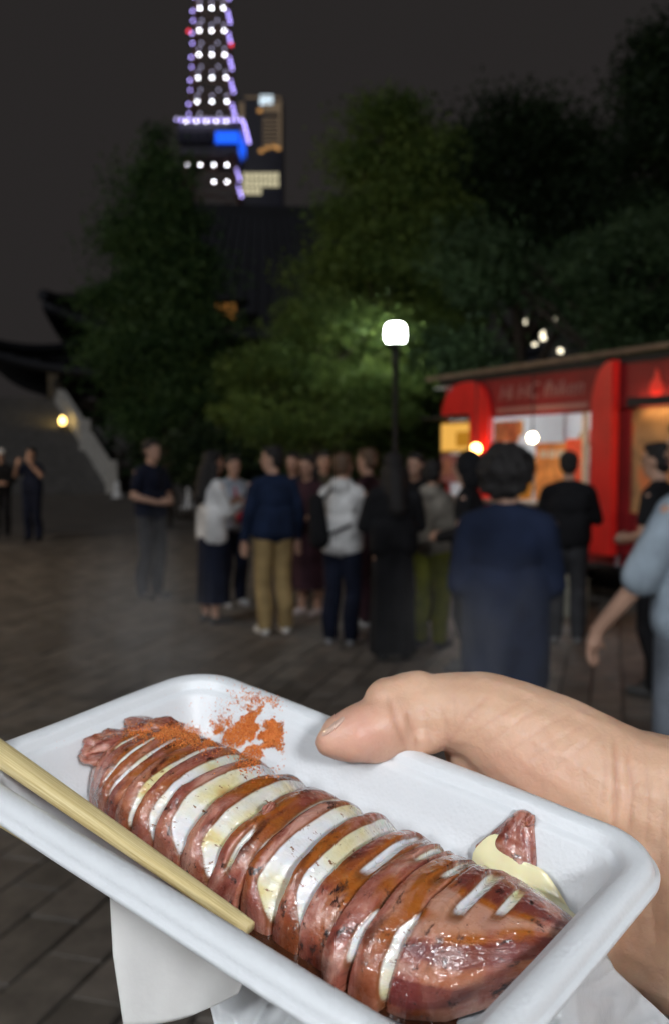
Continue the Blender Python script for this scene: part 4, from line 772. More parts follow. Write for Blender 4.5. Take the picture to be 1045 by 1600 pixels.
def squid_slice(u0, u1, ts0, dl, ph0, ph1, seed, slits=(), nu=34, nphi=96, tilt=0.0, lift=0.0, push=0.0, streak=0.0, rise=.07, name='slice'):
    """one lobe between two cuts. ts0: share of its length that is skin, dl: depth of the cut face, ph0..ph1: arch range where the cut gapes"""
    rng = random.Random(seed); lean, bend = rng.uniform(-.15, .5), rng.uniform(-.12, .12); Q = []; CUT = []; SQA = []; ST = []
    for i in range(nu + 3):
        end = -1 if i == 0 else (1 if i == nu + 2 else 0)
        t = min(1, max(0, (i - 1) / nu))
        for j in range(nphi + 1):
            f = j / nphi; ph = math.pi * f; deg = 180 * f
            win = float(smooth(ph0 - 16, ph0 + 24, deg) * (1 - smooth(ph1 - 22, ph1 + 10, deg)))
            wob = .10 * noise.noise(Vector((deg * .035, seed * 3.1, .5))) + .02 * noise.noise(Vector((deg * .11, seed * 5.1, 2.5)))
            ts = 1 - (1 - ts0) * win + wob * win; d = dl * win
            rho = 1.0
            if t < rise: rho = 1 - max(d * .8, .05) * (1 - t / rise) ** 1.5
            elif t > ts and ts < 1: k = (t - ts) / (1 - ts); rho = 1 - d * (.35 * k + .65 * (1 - math.sqrt(max(0, 1 - k * k))))
            if win < .3 and t > .92: rho -= .06 * (1 - win / .3) * ((t - .92) / .08) ** 2
            c = float(smooth(ts - .05, ts + .09, np.float64(t))) * min(1, win * 2.2) if ts < .995 else 0
            if t < rise * .6: c = max(c, min(1, win * 2))
            u = u0 + (u1 - u0) * t
            for (su, w, dep, a0, a1) in slits:          # knife cuts that do not go through
                ws = float(smooth(a0 - 8, a0 + 14, deg) * (1 - smooth(a1 - 16, a1 + 6, deg))); x = (u - su - .15 * math.sin(ph * 1.3)) / w
                if ws > 0 and -.25 < x < 1.6:
                    g = (1 - x) ** 1.3 if 0 < x < 1 else (1 + x * 4 if x < 0 else 0)
                    rho -= dep * ws * max(0, (x if 0 < x < 1 else (1 if x < 0 else 0)) if False else (1 - abs(x - .15) / .85 if x > .15 else (x + .25) / .4 if x < .15 else 1))* (1 if x < 1 else 0)
                    c = max(c, ws * float(smooth(-.2, .05, np.float64(x)) * (1 - smooth(.7, 1.0, np.float64(x)))))
            uu = u + lean * (f - .45) + bend * math.sin(ph * 2.0) + .30 * win * max(0.0, t - .55) / .45 * (1 if not end else .6)
            hw, ht, vc, zb = tab(u, HWt), tab(u, HTt), tab(u, VCt), tab(u, ZBt)
            if end: rho *= .45
            bul = 1 + .03 * math.sin(math.pi * min(1, t / max(.2, ts)))
            nn = .055 * fbm(u * .6, ph * 1.3, seed, 2) + .008 * fbm(u * 3, ph * 5, seed + 5, 2)
            rr = (rho * bul + nn * (1 if not end else 0))
            cs, sn = math.cos(ph), math.sin(ph)
            v = vc - (hw + push * (1 - f)) * rr * math.copysign(abs(cs) ** .82, cs); z = FLOOR + .04 + zb + (ht + lift * math.sin(ph)) * (rr if sn > 0 else 1) * abs(sn) ** .78
            z = max(FLOOR + .02, z)
            Q.append((uu + .06 * fbm(ph * 2, seed, 2.2, 2), v, z)); CUT.append(c if not end else 1); SQA.append((u + seed * 3.7, f * 8.5, seed * 1.3)); ST.append(streak * (.5 + .9 * noise.noise(Vector((u * .25 + .3, f * 8.0, 3.1)))))
    m = nphi + 1; F = [(i * m + j, (i + 1) * m + j, (i + 1) * m + j + 1, i * m + j + 1) for i in range(nu + 2) for j in range(nphi)]
    me = mesh_np(name, Tnp(Q), F); fattr(me, 'cut', CUT); vattr(me, 'sq', SQA); fattr(me, 'streak', ST)
    return link(name, me, SQ, squid)
cuts = [(-9.65, -5.75, .93, .20, 40, 150, 1, ((-8.3, .30, .10, 60, 130), (-7.35, .26, .09, 25, 100), (-6.75, .26, .10, 18, 120)), 0, 0, 0),
        (-5.75, -4.75, .62, .26, 14, 164, 2, (), 0, 0, 0), (-4.75, -3.45, .52, .38, 12, 170, 3, (), 0, 0, 0), (-3.45, -2.0, .44, .42, 16, 172, 4, (), .0, .05, 0),
        (-2.0, -.45, .48, .40, 14, 172, 5, (), 0, .05, 0), (-.45, .95, .80, .26, 34, 150, 6, ((-.05, .3, .12, 22, 70),), 0, 0, 0), (.95, 2.35, .42, .44, 10, 172, 7, (), 0, .08, 0),
        (2.35, 3.55, .40, .42, 16, 172, 8, (), 0, .08, 0), (3.55, 4.75, .80, .22, 60, 150, 9, ((4.1, .3, .1, 70, 140),), 0, 0, 0),
        (4.75, 5.6, .70, .30, 20, 60, 10, ((5.0, .35, .12, 95, 150),), 0, 0, .25), (5.6, 6.75, .72, .34, 6, 74, 11, ((6.2, .3, .1, 90, 150),), 0, 0, .15)]
for c in cuts: squid_slice(c[0], c[1], c[2], c[3], c[4], c[5], c[6], c[7], 34 if c[1] - c[0] < 2 else 70, 96, c[8], c[9], c[10])
squid_slice(6.75, 10.2, 1.0, .0, 60, 61, 14, ((7.3, .42, .12, 70, 125), (8.2, .3, .06, 80, 120)), 80, 110, 0, .12, 0, 1.0, .05, 'tip')
def chunk(name, c, r, rot, seed, parent=squid, nn=.35, wedge=0.0):
    bm = bmesh.new(); bmesh.ops.create_icosphere(bm, subdivisions=4, radius=1); vs = []
    for v in bm.verts:
        p = v.co.copy(); k = 1 + nn * fbm(p.x * 1.3 + seed, p.y * 1.3, p.z * 1.3, 3); k *= 1 - wedge * (.5 - .5 * p.y) if wedge else 1; v.co = TMX @ (Vector(c) + rot @ Vector((p.x * r[0] * k, p.y * r[1] * k, p.z * r[2] * k))); vs.append((p.x * 2 + seed * 5, p.y * 2, p.z * 2))
    me = bm_mesh(name, bm, True); fattr(me, 'cut', [0] * len(vs)); vattr(me, 'sq', vs); fattr(me, 'streak', [0] * len(vs)); return link(name, me, SQ, parent)
chunk('end_flap', (-8.35, 1.35, -.55), (1.35, .85, .42), Matrix.Rotation(.5, 3, 'Z'), 3.0)
chunk('end_flap', (-8.9, -.5, -.75), (.9, 1.15, .5), Matrix.Rotation(-.4, 3, 'Z'), 5.0)
chunk('char_curl', (10.1, 1.35, -1.2), (.28, .42, .35), Matrix.Rotation(.3, 3, 'X'), 9.0)
chunk('char_curl', (.0, -.85, .12), (.16, .34, .22), Matrix.Rotation(.6, 3, 'X'), 12.0)
bit = tag(empty('squid_piece', T(5.6, 4.9, -2.1)), 'small pink squid piece leaning on pale yellow mayonnaise', 'squid piece')
def piece_post(me):
    vs = np.array([v.co[:] for v in me.vertices]); q = (vs - np.array(T(5.8, 4.8, -1.3))) / TS; fattr(me, 'cut', np.zeros(len(vs))); fattr(me, 'streak', np.zeros(len(vs))); vattr(me, 'sq', q * np.array([1, 1, 1]) + np.array([40, 0.6, 3]))
pa, pb, pc_, pd = T(4.95, 4.75, -1.85), T(6.25, 5.25, -.55), T(6.75, 4.7, -1.75), T(5.9, 4.9, -1.35)
blob('piece_body', [(pa, .0016, pb, .0040), (pb, .0040, pc_, .0036), (pa, .0016, pc_, .0036), (pd, .0046, pb, .0040), (pd, .0046, pc_, .0036), (pa, .0018, pd, .0044)], .0006, 4, SQ, bit, None, piece_post)
chunk('charred_edge', (6.45, 5.15, -.35), (.24, .3, .18), Matrix.Rotation(.3, 3, 'X'), 23.0, bit, .3)

def mayo():
    m = mat('mayonnaise', (.86, .80, .50), .3, .08, 60, 0, 0, .5, 4, .4); m.node_tree.nodes['Principled BSDF'].inputs['Subsurface Weight'].default_value = .3; m.node_tree.nodes['Principled BSDF'].inputs['Subsurface Radius'].default_value = (.003, .002, .001)
    n = 60; V, F = [], []; k = 14
    for j in range(k + 1):
        r = j / k
        for i in range(n):
            a = 2 * math.pi * i / n; rad = r * (1 + .22 * math.sin(2 * a + 1) + .15 * noise.noise(Vector((math.cos(a) * 1.5, math.sin(a) * 1.5, 3))))
            u = 7.3 + 2.0 * rad * math.cos(a); v = 3.75 + 1.0 * rad * math.sin(a) - .30 * (u - 7.3)
            wall = max(0, v - 4.15) ; base = FLOOR + (wall * 1.9 if v > 4.15 else 0)
            V.append((u, v - wall * .25, base + .03 + .26 * math.sqrt(max(0, 1 - r * r)) * (1 + .3 * noise.noise(Vector((u * .9, v * .9, 2)))) + .05 * noise.noise(Vector((u * 2, v * 2, 5)))))
    for j in range(k):
        for i in range(n): F.append((j * n + i, j * n + (i + 1) % n, (j + 1) * n + (i + 1) % n, (j + 1) * n + i))
    return tag(link('mayonnaise', mesh_np('mayonnaise', Tnp(V), F), m), 'smear of pale yellow mayonnaise at the tray side behind the squid tip', 'mayonnaise')
mayo()
def sauce():
    m, n_, l, b = nmat('soy_sauce'); b.inputs['Base Color'].default_value = (.05, .014, .006, 1); b.inputs['Roughness'].default_value = .08; b.inputs['Coat Weight'].default_value = .5
    z = n_.new('ShaderNodeTexNoise'); z.inputs['Scale'].default_value = 120; cr = n_.new('ShaderNodeValToRGB'); cr.color_ramp.elements[0].color = (.03, .01, .006, 1); cr.color_ramp.elements[1].color = (.12, .04, .015, 1); l.new(z.outputs['Fac'], cr.inputs[0]); l.new(cr.outputs[0], b.inputs['Base Color'])
    V, F = [], []; n, k = 64, 8
    for j in range(k + 1):
        r = j / k
        for i in range(n):
            a = 2 * math.pi * i / n; w = 1 + .12 * noise.noise(Vector((math.cos(a) * 2, math.sin(a) * 2, 7))); u = 4.2 + 4.4 * r * w * math.cos(a); v = -2.55 + 1.35 * r * w * math.sin(a)
            V.append((u, v, FLOOR + .035 + max(0, -v - 4.05) * .9 + .02 * (1 - r)))
    for j in range(k):
        for i in range(n): F.append((j * n + i, j * n + (i + 1) % n, (j + 1) * n + (i + 1) % n, (j + 1) * n + i))
    tag(link('sauce_puddle', mesh_np('sauce_puddle', Tnp(V), F), m), 'dark brown sauce pooled under the squid along the tray front', 'sauce')
sauce()
def chili():
    m, n_, l, b = nmat('chili_grain'); a = n_.new('ShaderNodeAttribute'); a.attribute_name = 'rnd'; cr = n_.new('ShaderNodeValToRGB'); e = cr.color_ramp.elements; e[0].color = (.66, .13, .02, 1); e[1].color = (.92, .36, .09, 1); l.new(a.outputs['Fac'], cr.inputs[0]); l.new(cr.outputs[0], b.inputs['Base Color']); b.inputs['Roughness'].default_value = .8
    rng = random.Random(5); dg = bpy.context.evaluated_depsgraph_get(); V, F, RN = [], [], []
    sqv, sqf = [], []
    for o in squid.children:
        if o.type == 'MESH': off = len(sqv); sqv += [v.co[:] for v in o.data.vertices]; sqf += [tuple(i + off for i in p.vertices) for p in o.data.polygons]
    sb = BVHTree.FromPolygons(sqv, sqf)
    def drop(px, py, s):
        d = ray(px, py).normalized(); best = None
        for bv in (tray_bvh, sb):
            h = bv.ray_cast(CAM, d)
            if h[0] is not None and (best is None or h[3] < best[3]): best = h
        if best is None: return
        p = best[0] + best[1] * s * .3; o = len(V)
        for _ in range(4): V.append(p + Vector((rng.gauss(0, 1), rng.gauss(0, 1), rng.gauss(0, 1))).normalized() * s)
        F.extend([(o, o + 1, o + 2), (o, o + 2, o + 3), (o, o + 3, o + 1), (o + 1, o + 3, o + 2)]); RN.extend([rng.random()] * 4)
    def dens(px, py): return noise.noise(Vector((px * .03, py * .03, 2.0))) + .5 * noise.noise(Vector((px * .09, py * .09, 5.0)))
    for cx, cy, sx, sy, n, th, s in ((405, 1142, 22, 24, 12000, -.10, .00042), (345, 1148, 28, 12, 4200, .03, .0004), (425, 1146, 9, 17, 3000, -.2, .00042), (380, 1085, 28, 10, 260, .05, .00026), (350, 1060, 22, 5, 60, 0, .00022), (290, 1118, 8, 5, 60, 0, .00022), (370, 1130, 50, 34, 420, -.6, .0002), (255, 1145, 26, 6, 2600, -.35, .00036), (300, 1160, 26, 5, 900, -.1, .00032), (200, 1150, 60, 25, 30, -1, .0002)):
        for _ in range(n):
            x, y = rng.gauss(cx, sx), rng.gauss(cy, sy)
            if x < 442 + rng.gauss(0, 3) and dens(x, y) > th + rng.uniform(-.1, .1): drop(x, y, s * rng.uniform(.6, 1.4))
    me = mesh_np('chili_powder', V, F, False); fattr(me, 'rnd', RN); tag(link('chili_powder', me, m), 'orange red chili powder scattered on the tray wall and squid end', 'chili powder', kind='stuff')
chili()
def bamboo_mat():
    m, n, l, b = nmat('bamboo'); a = n.new('ShaderNodeAttribute'); a.attribute_name = 'grain'; z = n.new('ShaderNodeTexNoise'); z.inputs['Scale'].default_value = 1; z.inputs['Detail'].default_value = 6; l.new(a.outputs['Vector'], z.inputs['Vector'])
    cr = n.new('ShaderNodeValToRGB'); e = cr.color_ramp.elements; e[0].position = .3; e[0].color = (.56, .42, .17, 1); e[1].position = .7; e[1].color = (.80, .68, .38, 1); l.new(z.outputs['Fac'], cr.inputs[0]); l.new(cr.outputs[0], b.inputs['Base Color']); b.inputs['Roughness'].default_value = .5
    bp = n.new('ShaderNodeBump'); bp.inputs['Strength'].default_value = .4; bp.inputs['Distance'].default_value = .0004; l.new(z.outputs['Fac'], bp.inputs['Height']); l.new(bp.outputs[0], b.inputs['Normal']); return m
BAM = bamboo_mat()
def chopstick(a, b, ra, rb, label):
    """a: thick end, b: tip (tray cm)"""
    a, b = Vector(a), Vector(b); d = (b - a).normalized(); s = d.cross(Vector((0, 0, 1))).normalized(); u = s.cross(d); n, k = 20, 40; V, F, G = [], [], []
    for j in range(k + 1):
        t = j / k; p = a.lerp(b, t); r = ra + (rb - ra) * t ** 1.2
        if j in (0, k): r *= .93
        for i in range(n):
            an = 2 * math.pi * i / n; e = .62; c, q = math.cos(an), math.sin(an); w = r * math.copysign(abs(c) ** e, c); h = r * .82 * math.copysign(abs(q) ** e, q)
            V.append(p + s * w + u * h); G.append((t * 3.0, w * 14 / max(.2, ra), h * 14))
    for j in range(k):
        for i in range(n): F.append((j * n + i, j * n + (i + 1) % n, (j + 1) * n + (i + 1) % n, (j + 1) * n + i))
    V += [a, b]; G += [(0, 0, 0), (3, 0, 0)]; c0 = len(V) - 2
    me = bpy.data.meshes.new('chopstick'); me.from_pydata([tuple(p) for p in Tnp(V)], [], F + [((i + 1) % n, i, c0) for i in range(n)] + [(k * n + i, k * n + (i + 1) % n, c0 + 1) for i in range(n)]); me.update()
    me.polygons.foreach_set('use_smooth', np.ones(len(me.polygons), bool)); vattr(me, 'grain', G); tag(link('chopstick', me, BAM), label, 'chopstick', 'pair of bamboo chopsticks')
chopstick((-16.5, -4.75, .80), (2.95, -4.72, -.76), .50, .22, 'pale bamboo chopstick lying along the tray front beside the squid')
chopstick((-17.0, -6.1, -1.0), (1.0, -5.5, -1.35), .36, .2, 'bamboo chopstick tucked under the tray rim')

# ------------------------------------------------------------------ the hand that holds the tray
def skin_mat():
    m, n, l, b = nmat('hand_skin'); tc = n.new('ShaderNodeTexCoord'); pk = n.new('ShaderNodeAttribute'); pk.attribute_name = 'pink'; cr_ = n.new('ShaderNodeAttribute'); cr_.attribute_name = 'crease'
    def nz(s, d=5, r=.6):
        t = n.new('ShaderNodeTexNoise'); t.inputs['Scale'].default_value = s; t.inputs['Detail'].default_value = d; t.inputs['Roughness'].default_value = r; l.new(tc.outputs['Object'], t.inputs['Vector']); return t.outputs['Fac']
    c = n.new('ShaderNodeValToRGB'); e = c.color_ramp.elements; e[0].position = .3; e[0].color = (.53, .33, .21, 1); e[1].position = .7; e[1].color = (.70, .47, .32, 1); l.new(nz(38, 7, .7), c.inputs[0])
    c2 = n.new('ShaderNodeValToRGB'); e = c2.color_ramp.elements; e[0].position = .3; e[0].color = (.62, .30, .22, 1); e[1].position = .7; e[1].color = (.70, .40, .30, 1); l.new(nz(70), c2.inputs[0])
    x = n.new('ShaderNodeMix'); x.data_type = 'RGBA'; pm_ = n.new('ShaderNodeMapRange'); pm_.inputs['To Min'].default_value = .22; l.new(pk.outputs['Fac'], pm_.inputs['Value']); l.new(pm_.outputs[0], x.inputs['Factor']); l.new(c.outputs[0], x.inputs[6]); l.new(c2.outputs[0], x.inputs[7])
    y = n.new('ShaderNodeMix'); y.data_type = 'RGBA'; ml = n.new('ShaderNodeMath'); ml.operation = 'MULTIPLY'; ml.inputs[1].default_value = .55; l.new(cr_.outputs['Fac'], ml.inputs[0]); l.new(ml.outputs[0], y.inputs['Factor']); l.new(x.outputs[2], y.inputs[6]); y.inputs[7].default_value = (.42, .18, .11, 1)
    l.new(y.outputs[2], b.inputs['Base Color']); b.inputs['Roughness'].default_value = .44; b.inputs['Subsurface Weight'].default_value = .22; b.inputs['Subsurface Radius'].default_value = (.007, .0025, .0012); b.inputs['Subsurface Scale'].default_value = 1
    v = n.new('ShaderNodeTexVoronoi'); v.feature = 'DISTANCE_TO_EDGE'; v.inputs['Scale'].default_value = 420; l.new(tc.outputs['Object'], v.inputs['Vector'])
    b1 = n.new('ShaderNodeBump'); b1.inputs['Strength'].default_value = .4; b1.inputs['Distance'].default_value = .0004; l.new(v.outputs['Distance'], b1.inputs['Height'])
    b2 = n.new('ShaderNodeBump'); b2.inputs['Strength'].default_value = .35; b2.inputs['Distance'].default_value = .0012; l.new(nz(160, 6, .65), b2.inputs['Height']); l.new(b1.outputs[0], b2.inputs['Normal']); l.new(b2.outputs[0], b.inputs['Normal']); return m
CREASES = [  # pixel polylines, width px, depth mm
    ([(604, 1082), (618, 1130), (634, 1172)], 7, .9), ([(634, 1108), (644, 1140), (650, 1176)], 5, .7), ([(658, 1100), (668, 1140), (673, 1170)], 5, .6), ([(682, 1092), (694, 1128), (699, 1160)], 5, .55), ([(706, 1084), (712, 1110), (708, 1140)], 4, .4),
    ([(672, 1176), (692, 1172), (708, 1148), (738, 1112), (772, 1078)], 7, .55), ([(735, 1150), (790, 1110), (845, 1082)], 4, .45), ([(748, 1172), (815, 1122), (872, 1094)], 4, .4), ([(785, 1182), (850, 1135), (905, 1108)], 4, .45), ([(812, 1200), (880, 1150), (930, 1124)], 4, .35), ([(850, 1212), (905, 1170), (948, 1140)], 4, .35),
    ([(775, 1130), (810, 1190), (850, 1240)], 3, .25), ([(800, 1115), (842, 1180), (872, 1245)], 3, .28), ([(838, 1105), (868, 1170), (900, 1240)], 3, .25), ([(868, 1110), (895, 1170), (920, 1230)], 3, .22), ([(742, 1165), (770, 1200), (790, 1225)], 3, .2),
    ([(958, 1150), (964, 1210), (958, 1300)], 8, 1.1), ([(980, 1165), (986, 1230), (982, 1310)], 6, .7), ([(1006, 1175), (1012, 1250), (1008, 1330)], 5, .5), ([(942, 1145), (946, 1200), (938, 1270)], 5, .5), ([(1028, 1180), (1034, 1260), (1030, 1360), (1022, 1450)], 5, .4), ([(990, 1420), (1000, 1470)], 5, .4), ([(1015, 1400), (1024, 1480)], 5, .4)]
def hand_post(me):
    n = len(me.vertices); co = np.empty(n * 3, np.float32); me.vertices.foreach_get('co', co); co = co.reshape(-1, 3).astype(float)
    no = np.array([v.normal[:] for v in me.vertices]); d = co - np.array(CAM); z = d @ np.array(FWD); px = CX + FPX * d[:, 0] / z; py = CY - FPX * (d @ np.array(UP)) / z
    facing = np.clip(-(no * d).sum(1) / np.linalg.norm(d, axis=1), 0, 1); facing = smooth(.02, .35, facing)
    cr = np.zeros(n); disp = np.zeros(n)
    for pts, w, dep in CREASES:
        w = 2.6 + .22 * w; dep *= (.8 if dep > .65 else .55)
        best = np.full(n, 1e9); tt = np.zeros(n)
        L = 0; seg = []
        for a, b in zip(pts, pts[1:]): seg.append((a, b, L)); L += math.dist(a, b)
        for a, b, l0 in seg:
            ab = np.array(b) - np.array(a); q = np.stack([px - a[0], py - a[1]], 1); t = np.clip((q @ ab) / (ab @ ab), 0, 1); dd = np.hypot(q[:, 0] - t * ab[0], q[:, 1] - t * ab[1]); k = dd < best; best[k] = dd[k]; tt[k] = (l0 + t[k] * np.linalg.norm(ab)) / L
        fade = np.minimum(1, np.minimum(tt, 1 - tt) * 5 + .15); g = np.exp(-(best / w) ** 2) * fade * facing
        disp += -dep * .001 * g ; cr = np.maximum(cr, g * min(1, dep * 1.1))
    lump = np.array([.0007 * noise.noise(Vector(c) * 60) + .00025 * noise.noise(Vector(c) * 190) for c in co]); co += no * (disp + lump)[:, None]
    me.vertices.foreach_set('co', co.astype(np.float32).ravel()); me.update(); fattr(me, 'crease', cr)
    pink = np.exp(-(((px - 555) / 75) ** 2 + ((py - 1150) / 60) ** 2)) * .95 + .45 * np.exp(-(((px - 800) / 90) ** 2 + ((py - 1215) / 60) ** 2)) + .35 * np.exp(-(((px - 690) / 30) ** 2 + ((py - 1165) / 25) ** 2)); fattr(me, 'pink', np.clip(pink, 0, 1))
def hand():
    root = tag(empty('hand', P(980, 1300, .32)), 'bare right hand with thumb over the tray edge', 'hand')
    c = lambda px, py, z, r: (P(px, py, z), r)
    sh = []
    def chain(*pts):
        for a, b in zip(pts, pts[1:]): sh.append((a[0], a[1], b[0], b[1]))
    chain(c(536, 1153, .336, .0080), c(560, 1147, .337, .0100), c(590, 1138, .339, .0110), c(612, 1124, .341, .0114), c(640, 1114, .344, .0118), c(700, 1109, .346, .0134), c(748, 1120, .345, .0165))
    sh.append((P(517, 1160, .3345), .0052, P(556, 1155, .335), .0085)); sh.append((P(585, 1160, .337), .0078, P(612, 1152, .338), .0075)); sh.append((P(606, 1096, .342), .0085, P(650, 1088, .345), .0092)); sh.append((P(650, 1148, .339), .0075, P(668, 1146, .341), .0075))
    chain(c(748, 1118, .345, .0160), c(800, 1150, .345, .0205), c(868, 1192, .343, .024), c(930, 1230, .341, .0255))
    chain(c(760, 1165, .350, .016), c(850, 1220, .350, .021), c(940, 1300, .345, .026))
    chain(c(905, 1195, .341, .021), c(975, 1232, .338, .0215), c(1060, 1262, .330, .0235), c(1180, 1300, .315, .026))
    chain(c(880, 1300, .352, .024), c(960, 1345, .342, .027), c(1060, 1385, .330, .029), c(1180, 1420, .312, .031))
    chain(c(900, 1390, .350, .024), c(985, 1432, .338, .0255), c(1060, 1450, .328, .028), c(1180, 1480, .310, .031))
    # forearm to the elbow, upper arm to the shoulder (all outside the picture)
    el = cw(.30, .20, .20); shd = cw(.24, .22, -.10)
    sh.append((P(1180, 1390, .318), .036, el, .044)); sh.append((el, .044, shd, .055))
    # palm and four fingers under the tray
    tp = lambda u, v, n: T(u, v, n)
    for k, (v0, v1, ln) in enumerate(((5.6, 3.6, 0), (3.6, 1.6, .5), (1.6, -.4, .3), (-.2, -2.0, -.8))):
        a, b, d, e = tp(5.4, v0, -3.9), tp(1.6, v0 - .7, -3.75), tp(-1.4 - ln, v1, -3.6), tp(-3.6 - ln, v1 - .5, -3.5)
        sh.append((a, .0112, b, .0098)); sh.append((b, .0098, d, .0090)); sh.append((d, .0090, e, .0080))
        sh.append((P(930, 1320 + k * 28, .345), .021, a, .0125))
    return blob('hand_skin', sh, .00105, 10, skin_mat(), root, None, hand_post), root
hand_o, hand_root = hand()
ax_ = (P(548, 1119, .335) - P(510, 1150, .335)).normalized(); no_ = (P(505, 1115, .3335) - P(525, 1138, .3335)); no_ = (no_ - ax_ * no_.dot(ax_)).normalized(); q_ = Matrix((ax_, no_, ax_.cross(no_))).transposed()
bm = bmesh.new(); add_ell(bm, P(524, 1136, .3350) + no_ * .0010, (.0066, .0014, .0060), q_); link('thumb_nail', bm_mesh('thumb_nail', bm, True), mat('nail', (.68, .47, .38), .3, .08, 80, 0, 0, .5, 3, .3), hand_root)
sl = [(cw(.265, .215, .06), .062, cw(.24, .22, -.12), .070)]
sleeve = blob('sleeve', sl, .006, 3, cloth('sleeve_black', (.02, .02, .025)), hand_root)

# ------------------------------------------------------------------ napkin and plastic bag under the tray
def sheet_mat(name, col, rough, trans, bump, scale):
    m, n, l, b = nmat(name); b.inputs['Base Color'].default_value = (*col, 1); b.inputs['Roughness'].default_value = rough
    tc = n.new('ShaderNodeTexCoord'); z = n.new('ShaderNodeTexNoise'); z.inputs['Scale'].default_value = scale; z.inputs['Detail'].default_value = 4; l.new(tc.outputs['Object'], z.inputs['Vector'])
    cr = n.new('ShaderNodeValToRGB'); cr.color_ramp.elements[0].color = (*[c * .94 for c in col], 1); cr.color_ramp.elements[1].color = (*col, 1); l.new(z.outputs['Fac'], cr.inputs[0]); l.new(cr.outputs[0], b.inputs['Base Color'])
    bp = n.new('ShaderNodeBump'); bp.inputs['Strength'].default_value = bump; bp.inputs['Distance'].default_value = .002; l.new(z.outputs['Fac'], bp.inputs['Height']); l.new(bp.outputs[0], b.inputs['Normal'])
    t = n.new('ShaderNodeBsdfTranslucent'); l.new(cr.outputs[0], t.inputs[0]); ms = n.new('ShaderNodeMixShader'); ms.inputs[0].default_value = trans; l.new(b.outputs[0], ms.inputs[1]); l.new(t.outputs[0], ms.inputs[2]); l.new(ms.outputs[0], n['Material Output'].inputs[0]); return m
def sheet(name, fn, nu, nv, m, thick, label, cat):
    V, F = [], []
    for j in range(nv + 1):
        for i in range(nu + 1): V.append(fn(i / nu, j / nv))
    F = [(j * (nu + 1) + i, j * (nu + 1) + i + 1, (j + 1) * (nu + 1) + i + 1, (j + 1) * (nu + 1) + i) for j in range(nv) for i in range(nu)]
    me = mesh_np(name, V, F); ob = bpy.data.objects.new('raw', me); C.objects.link(ob); s_ = ob.modifiers.new('s', 'SOLIDIFY'); s_.thickness = thick
    me2 = bpy.data.meshes.new_from_object(ob.evaluated_get(bpy.context.evaluated_depsgraph_get())); bpy.data.objects.remove(ob); me2.name = name
    me2.polygons.foreach_set('use_smooth', np.ones(len(me2.polygons), bool)); return tag(link(name, me2, m), label, cat)
def napkin_fn(a, b):
    L = [(168, 1330), (172, 1400), (177, 1490), (194, 1602)]; Rr = [(420, 1440), (400, 1490), (385, 1530), (372, 1553)]
    ip = lambda tb, t: (np.interp(t, [0, .33, .66, 1], [p[0] for p in tb]), np.interp(t, [0, .33, .66, 1], [p[1] for p in tb]))
    l, r = ip(L, b), ip(Rr, b); px = l[0] + (r[0] - l[0]) * a; py = l[1] + (r[1] - l[1]) * a + 14 * math.sin(a * math.pi) * b
    return P(px, py, .318 - .020 * a + .010 * math.sin(a * 3.0) * b - .006 * b + .003 * math.sin(a * 9 + b * 2))
sheet('paper_napkin', napkin_fn, 50, 40, sheet_mat('napkin', (.78, .77, .75), .85, .25, .12, 300), .0004, 'plain white paper napkin hanging below the tray front', 'napkin')
def bag_fn(a, b):
    a2 = a
    lx = np.interp(b, [0, .35, .6, 1], [300, 318, 345, 330]); rx = np.interp(b, [0, .15, .38, .6, 1], [930, 960, 1050, 1110, 1140]); py = 1400 + b * 420 + (a - .3) * 90 * (1 - b)
    px = lx + (rx - lx) * a; py = py - 60 * (1 - a) * (1 - b) * 0 + 0
    z = float(np.interp(px, [280, 500, 725, 900, 1000, 1100], [.315, .296, .262, .270, .296, .300])) + .012 * (1 - b)
    q = Vector((px * .012, py * .012, 0)); c1 = noise.ridged_multi_fractal(Vector((px * .008, py * .008, 1.0)), .9, 2.1, 4, 1.0, 2.0) * .0026; c2 = abs(noise.noise(Vector((px * .02 + py * .016, py * .012 - px * .006, 4)))) * .007
    fold = .006 * math.sin(px * .02 - py * .012)
    return P(px, py, z - c1 - c2 + fold)
sheet('plastic_bag', bag_fn, 170, 110, sheet_mat('bag_film', (.80, .82, .84), .22, .3, .3, 140), .0003, 'crinkled white plastic bag gathered beneath the tray and wrist', 'bag')

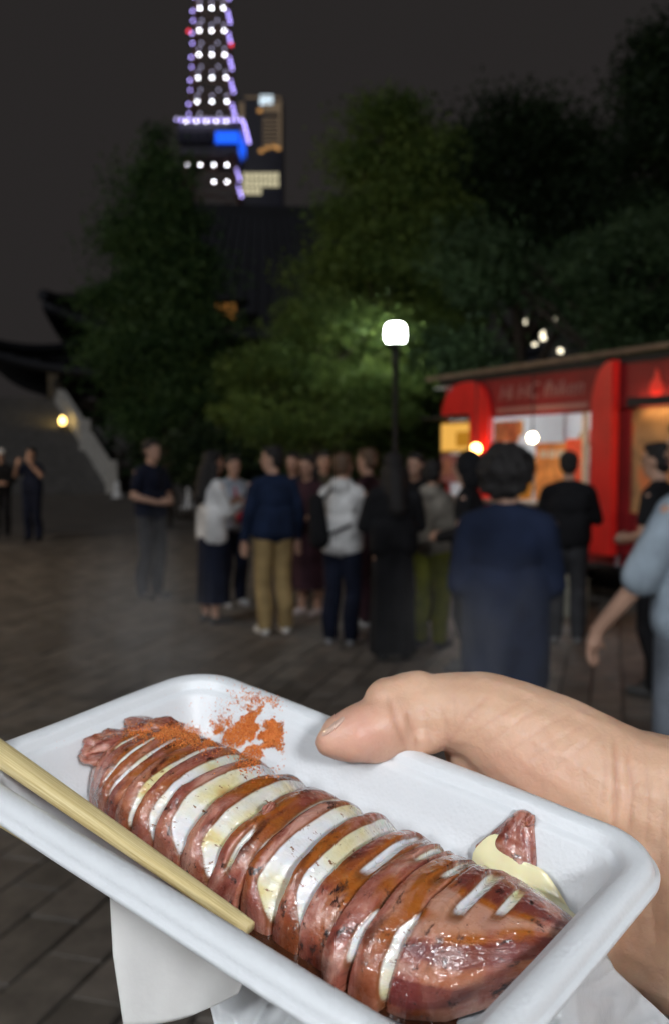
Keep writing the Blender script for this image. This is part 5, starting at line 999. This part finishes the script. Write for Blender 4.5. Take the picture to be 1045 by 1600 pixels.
# ------------------------------------------------------------------ steam rising from the hot squid
def steam(c, rad, dens, seed, label):
    m = bpy.data.materials.new('steam'); m.use_nodes = True; n, l = m.node_tree.nodes, m.node_tree.links; n.clear(); o = n.new('ShaderNodeOutputMaterial'); v = n.new('ShaderNodeVolumePrincipled'); l.new(v.outputs[0], o.inputs['Volume'])
    tc = n.new('ShaderNodeTexCoord'); mp = n.new('ShaderNodeMapping'); mp.inputs['Scale'].default_value = (1.5, 1.5, .55); mp.inputs['Location'].default_value = (seed, 0, 0); l.new(tc.outputs['Object'], mp.inputs[0])
    z = n.new('ShaderNodeTexNoise'); z.inputs['Scale'].default_value = 1.5; z.inputs['Detail'].default_value = 3; z.inputs['Distortion'].default_value = .8; l.new(mp.outputs[0], z.inputs['Vector'])
    mr = n.new('ShaderNodeMapRange'); mr.inputs['From Min'].default_value = .40; mr.inputs['From Max'].default_value = .72; l.new(z.outputs['Fac'], mr.inputs['Value'])
    ln = n.new('ShaderNodeVectorMath'); ln.operation = 'LENGTH'; l.new(tc.outputs['Object'], ln.inputs[0]); fo = n.new('ShaderNodeMapRange'); fo.inputs['From Min'].default_value = .35; fo.inputs['From Max'].default_value = .98; fo.inputs['To Min'].default_value = 1; fo.inputs['To Max'].default_value = 0; l.new(ln.outputs['Value'], fo.inputs['Value'])
    mu = n.new('ShaderNodeMath'); mu.operation = 'MULTIPLY'; l.new(mr.outputs[0], mu.inputs[0]); l.new(fo.outputs[0], mu.inputs[1]); m2 = n.new('ShaderNodeMath'); m2.operation = 'MULTIPLY'; m2.inputs[1].default_value = dens; l.new(mu.outputs[0], m2.inputs[0]); l.new(m2.outputs[0], v.inputs['Density']); v.inputs['Color'].default_value = (.95, .95, .97, 1)
    bm = bmesh.new(); bmesh.ops.create_icosphere(bm, subdivisions=3, radius=1); ob = link('steam', bm_mesh('steam', bm, True), m); ob.location = c; ob.scale = rad; tag(ob, label, 'steam', kind='stuff')
steam(P(230, 1000, .47), (.050, .03, .070), 6.5, 2.0, 'faint steam wisp rising past the far tray corner')
steam(P(735, 1030, .50), (.062, .03, .07), 5.0, 7.0, 'faint steam wisp rising before the navy shirt')
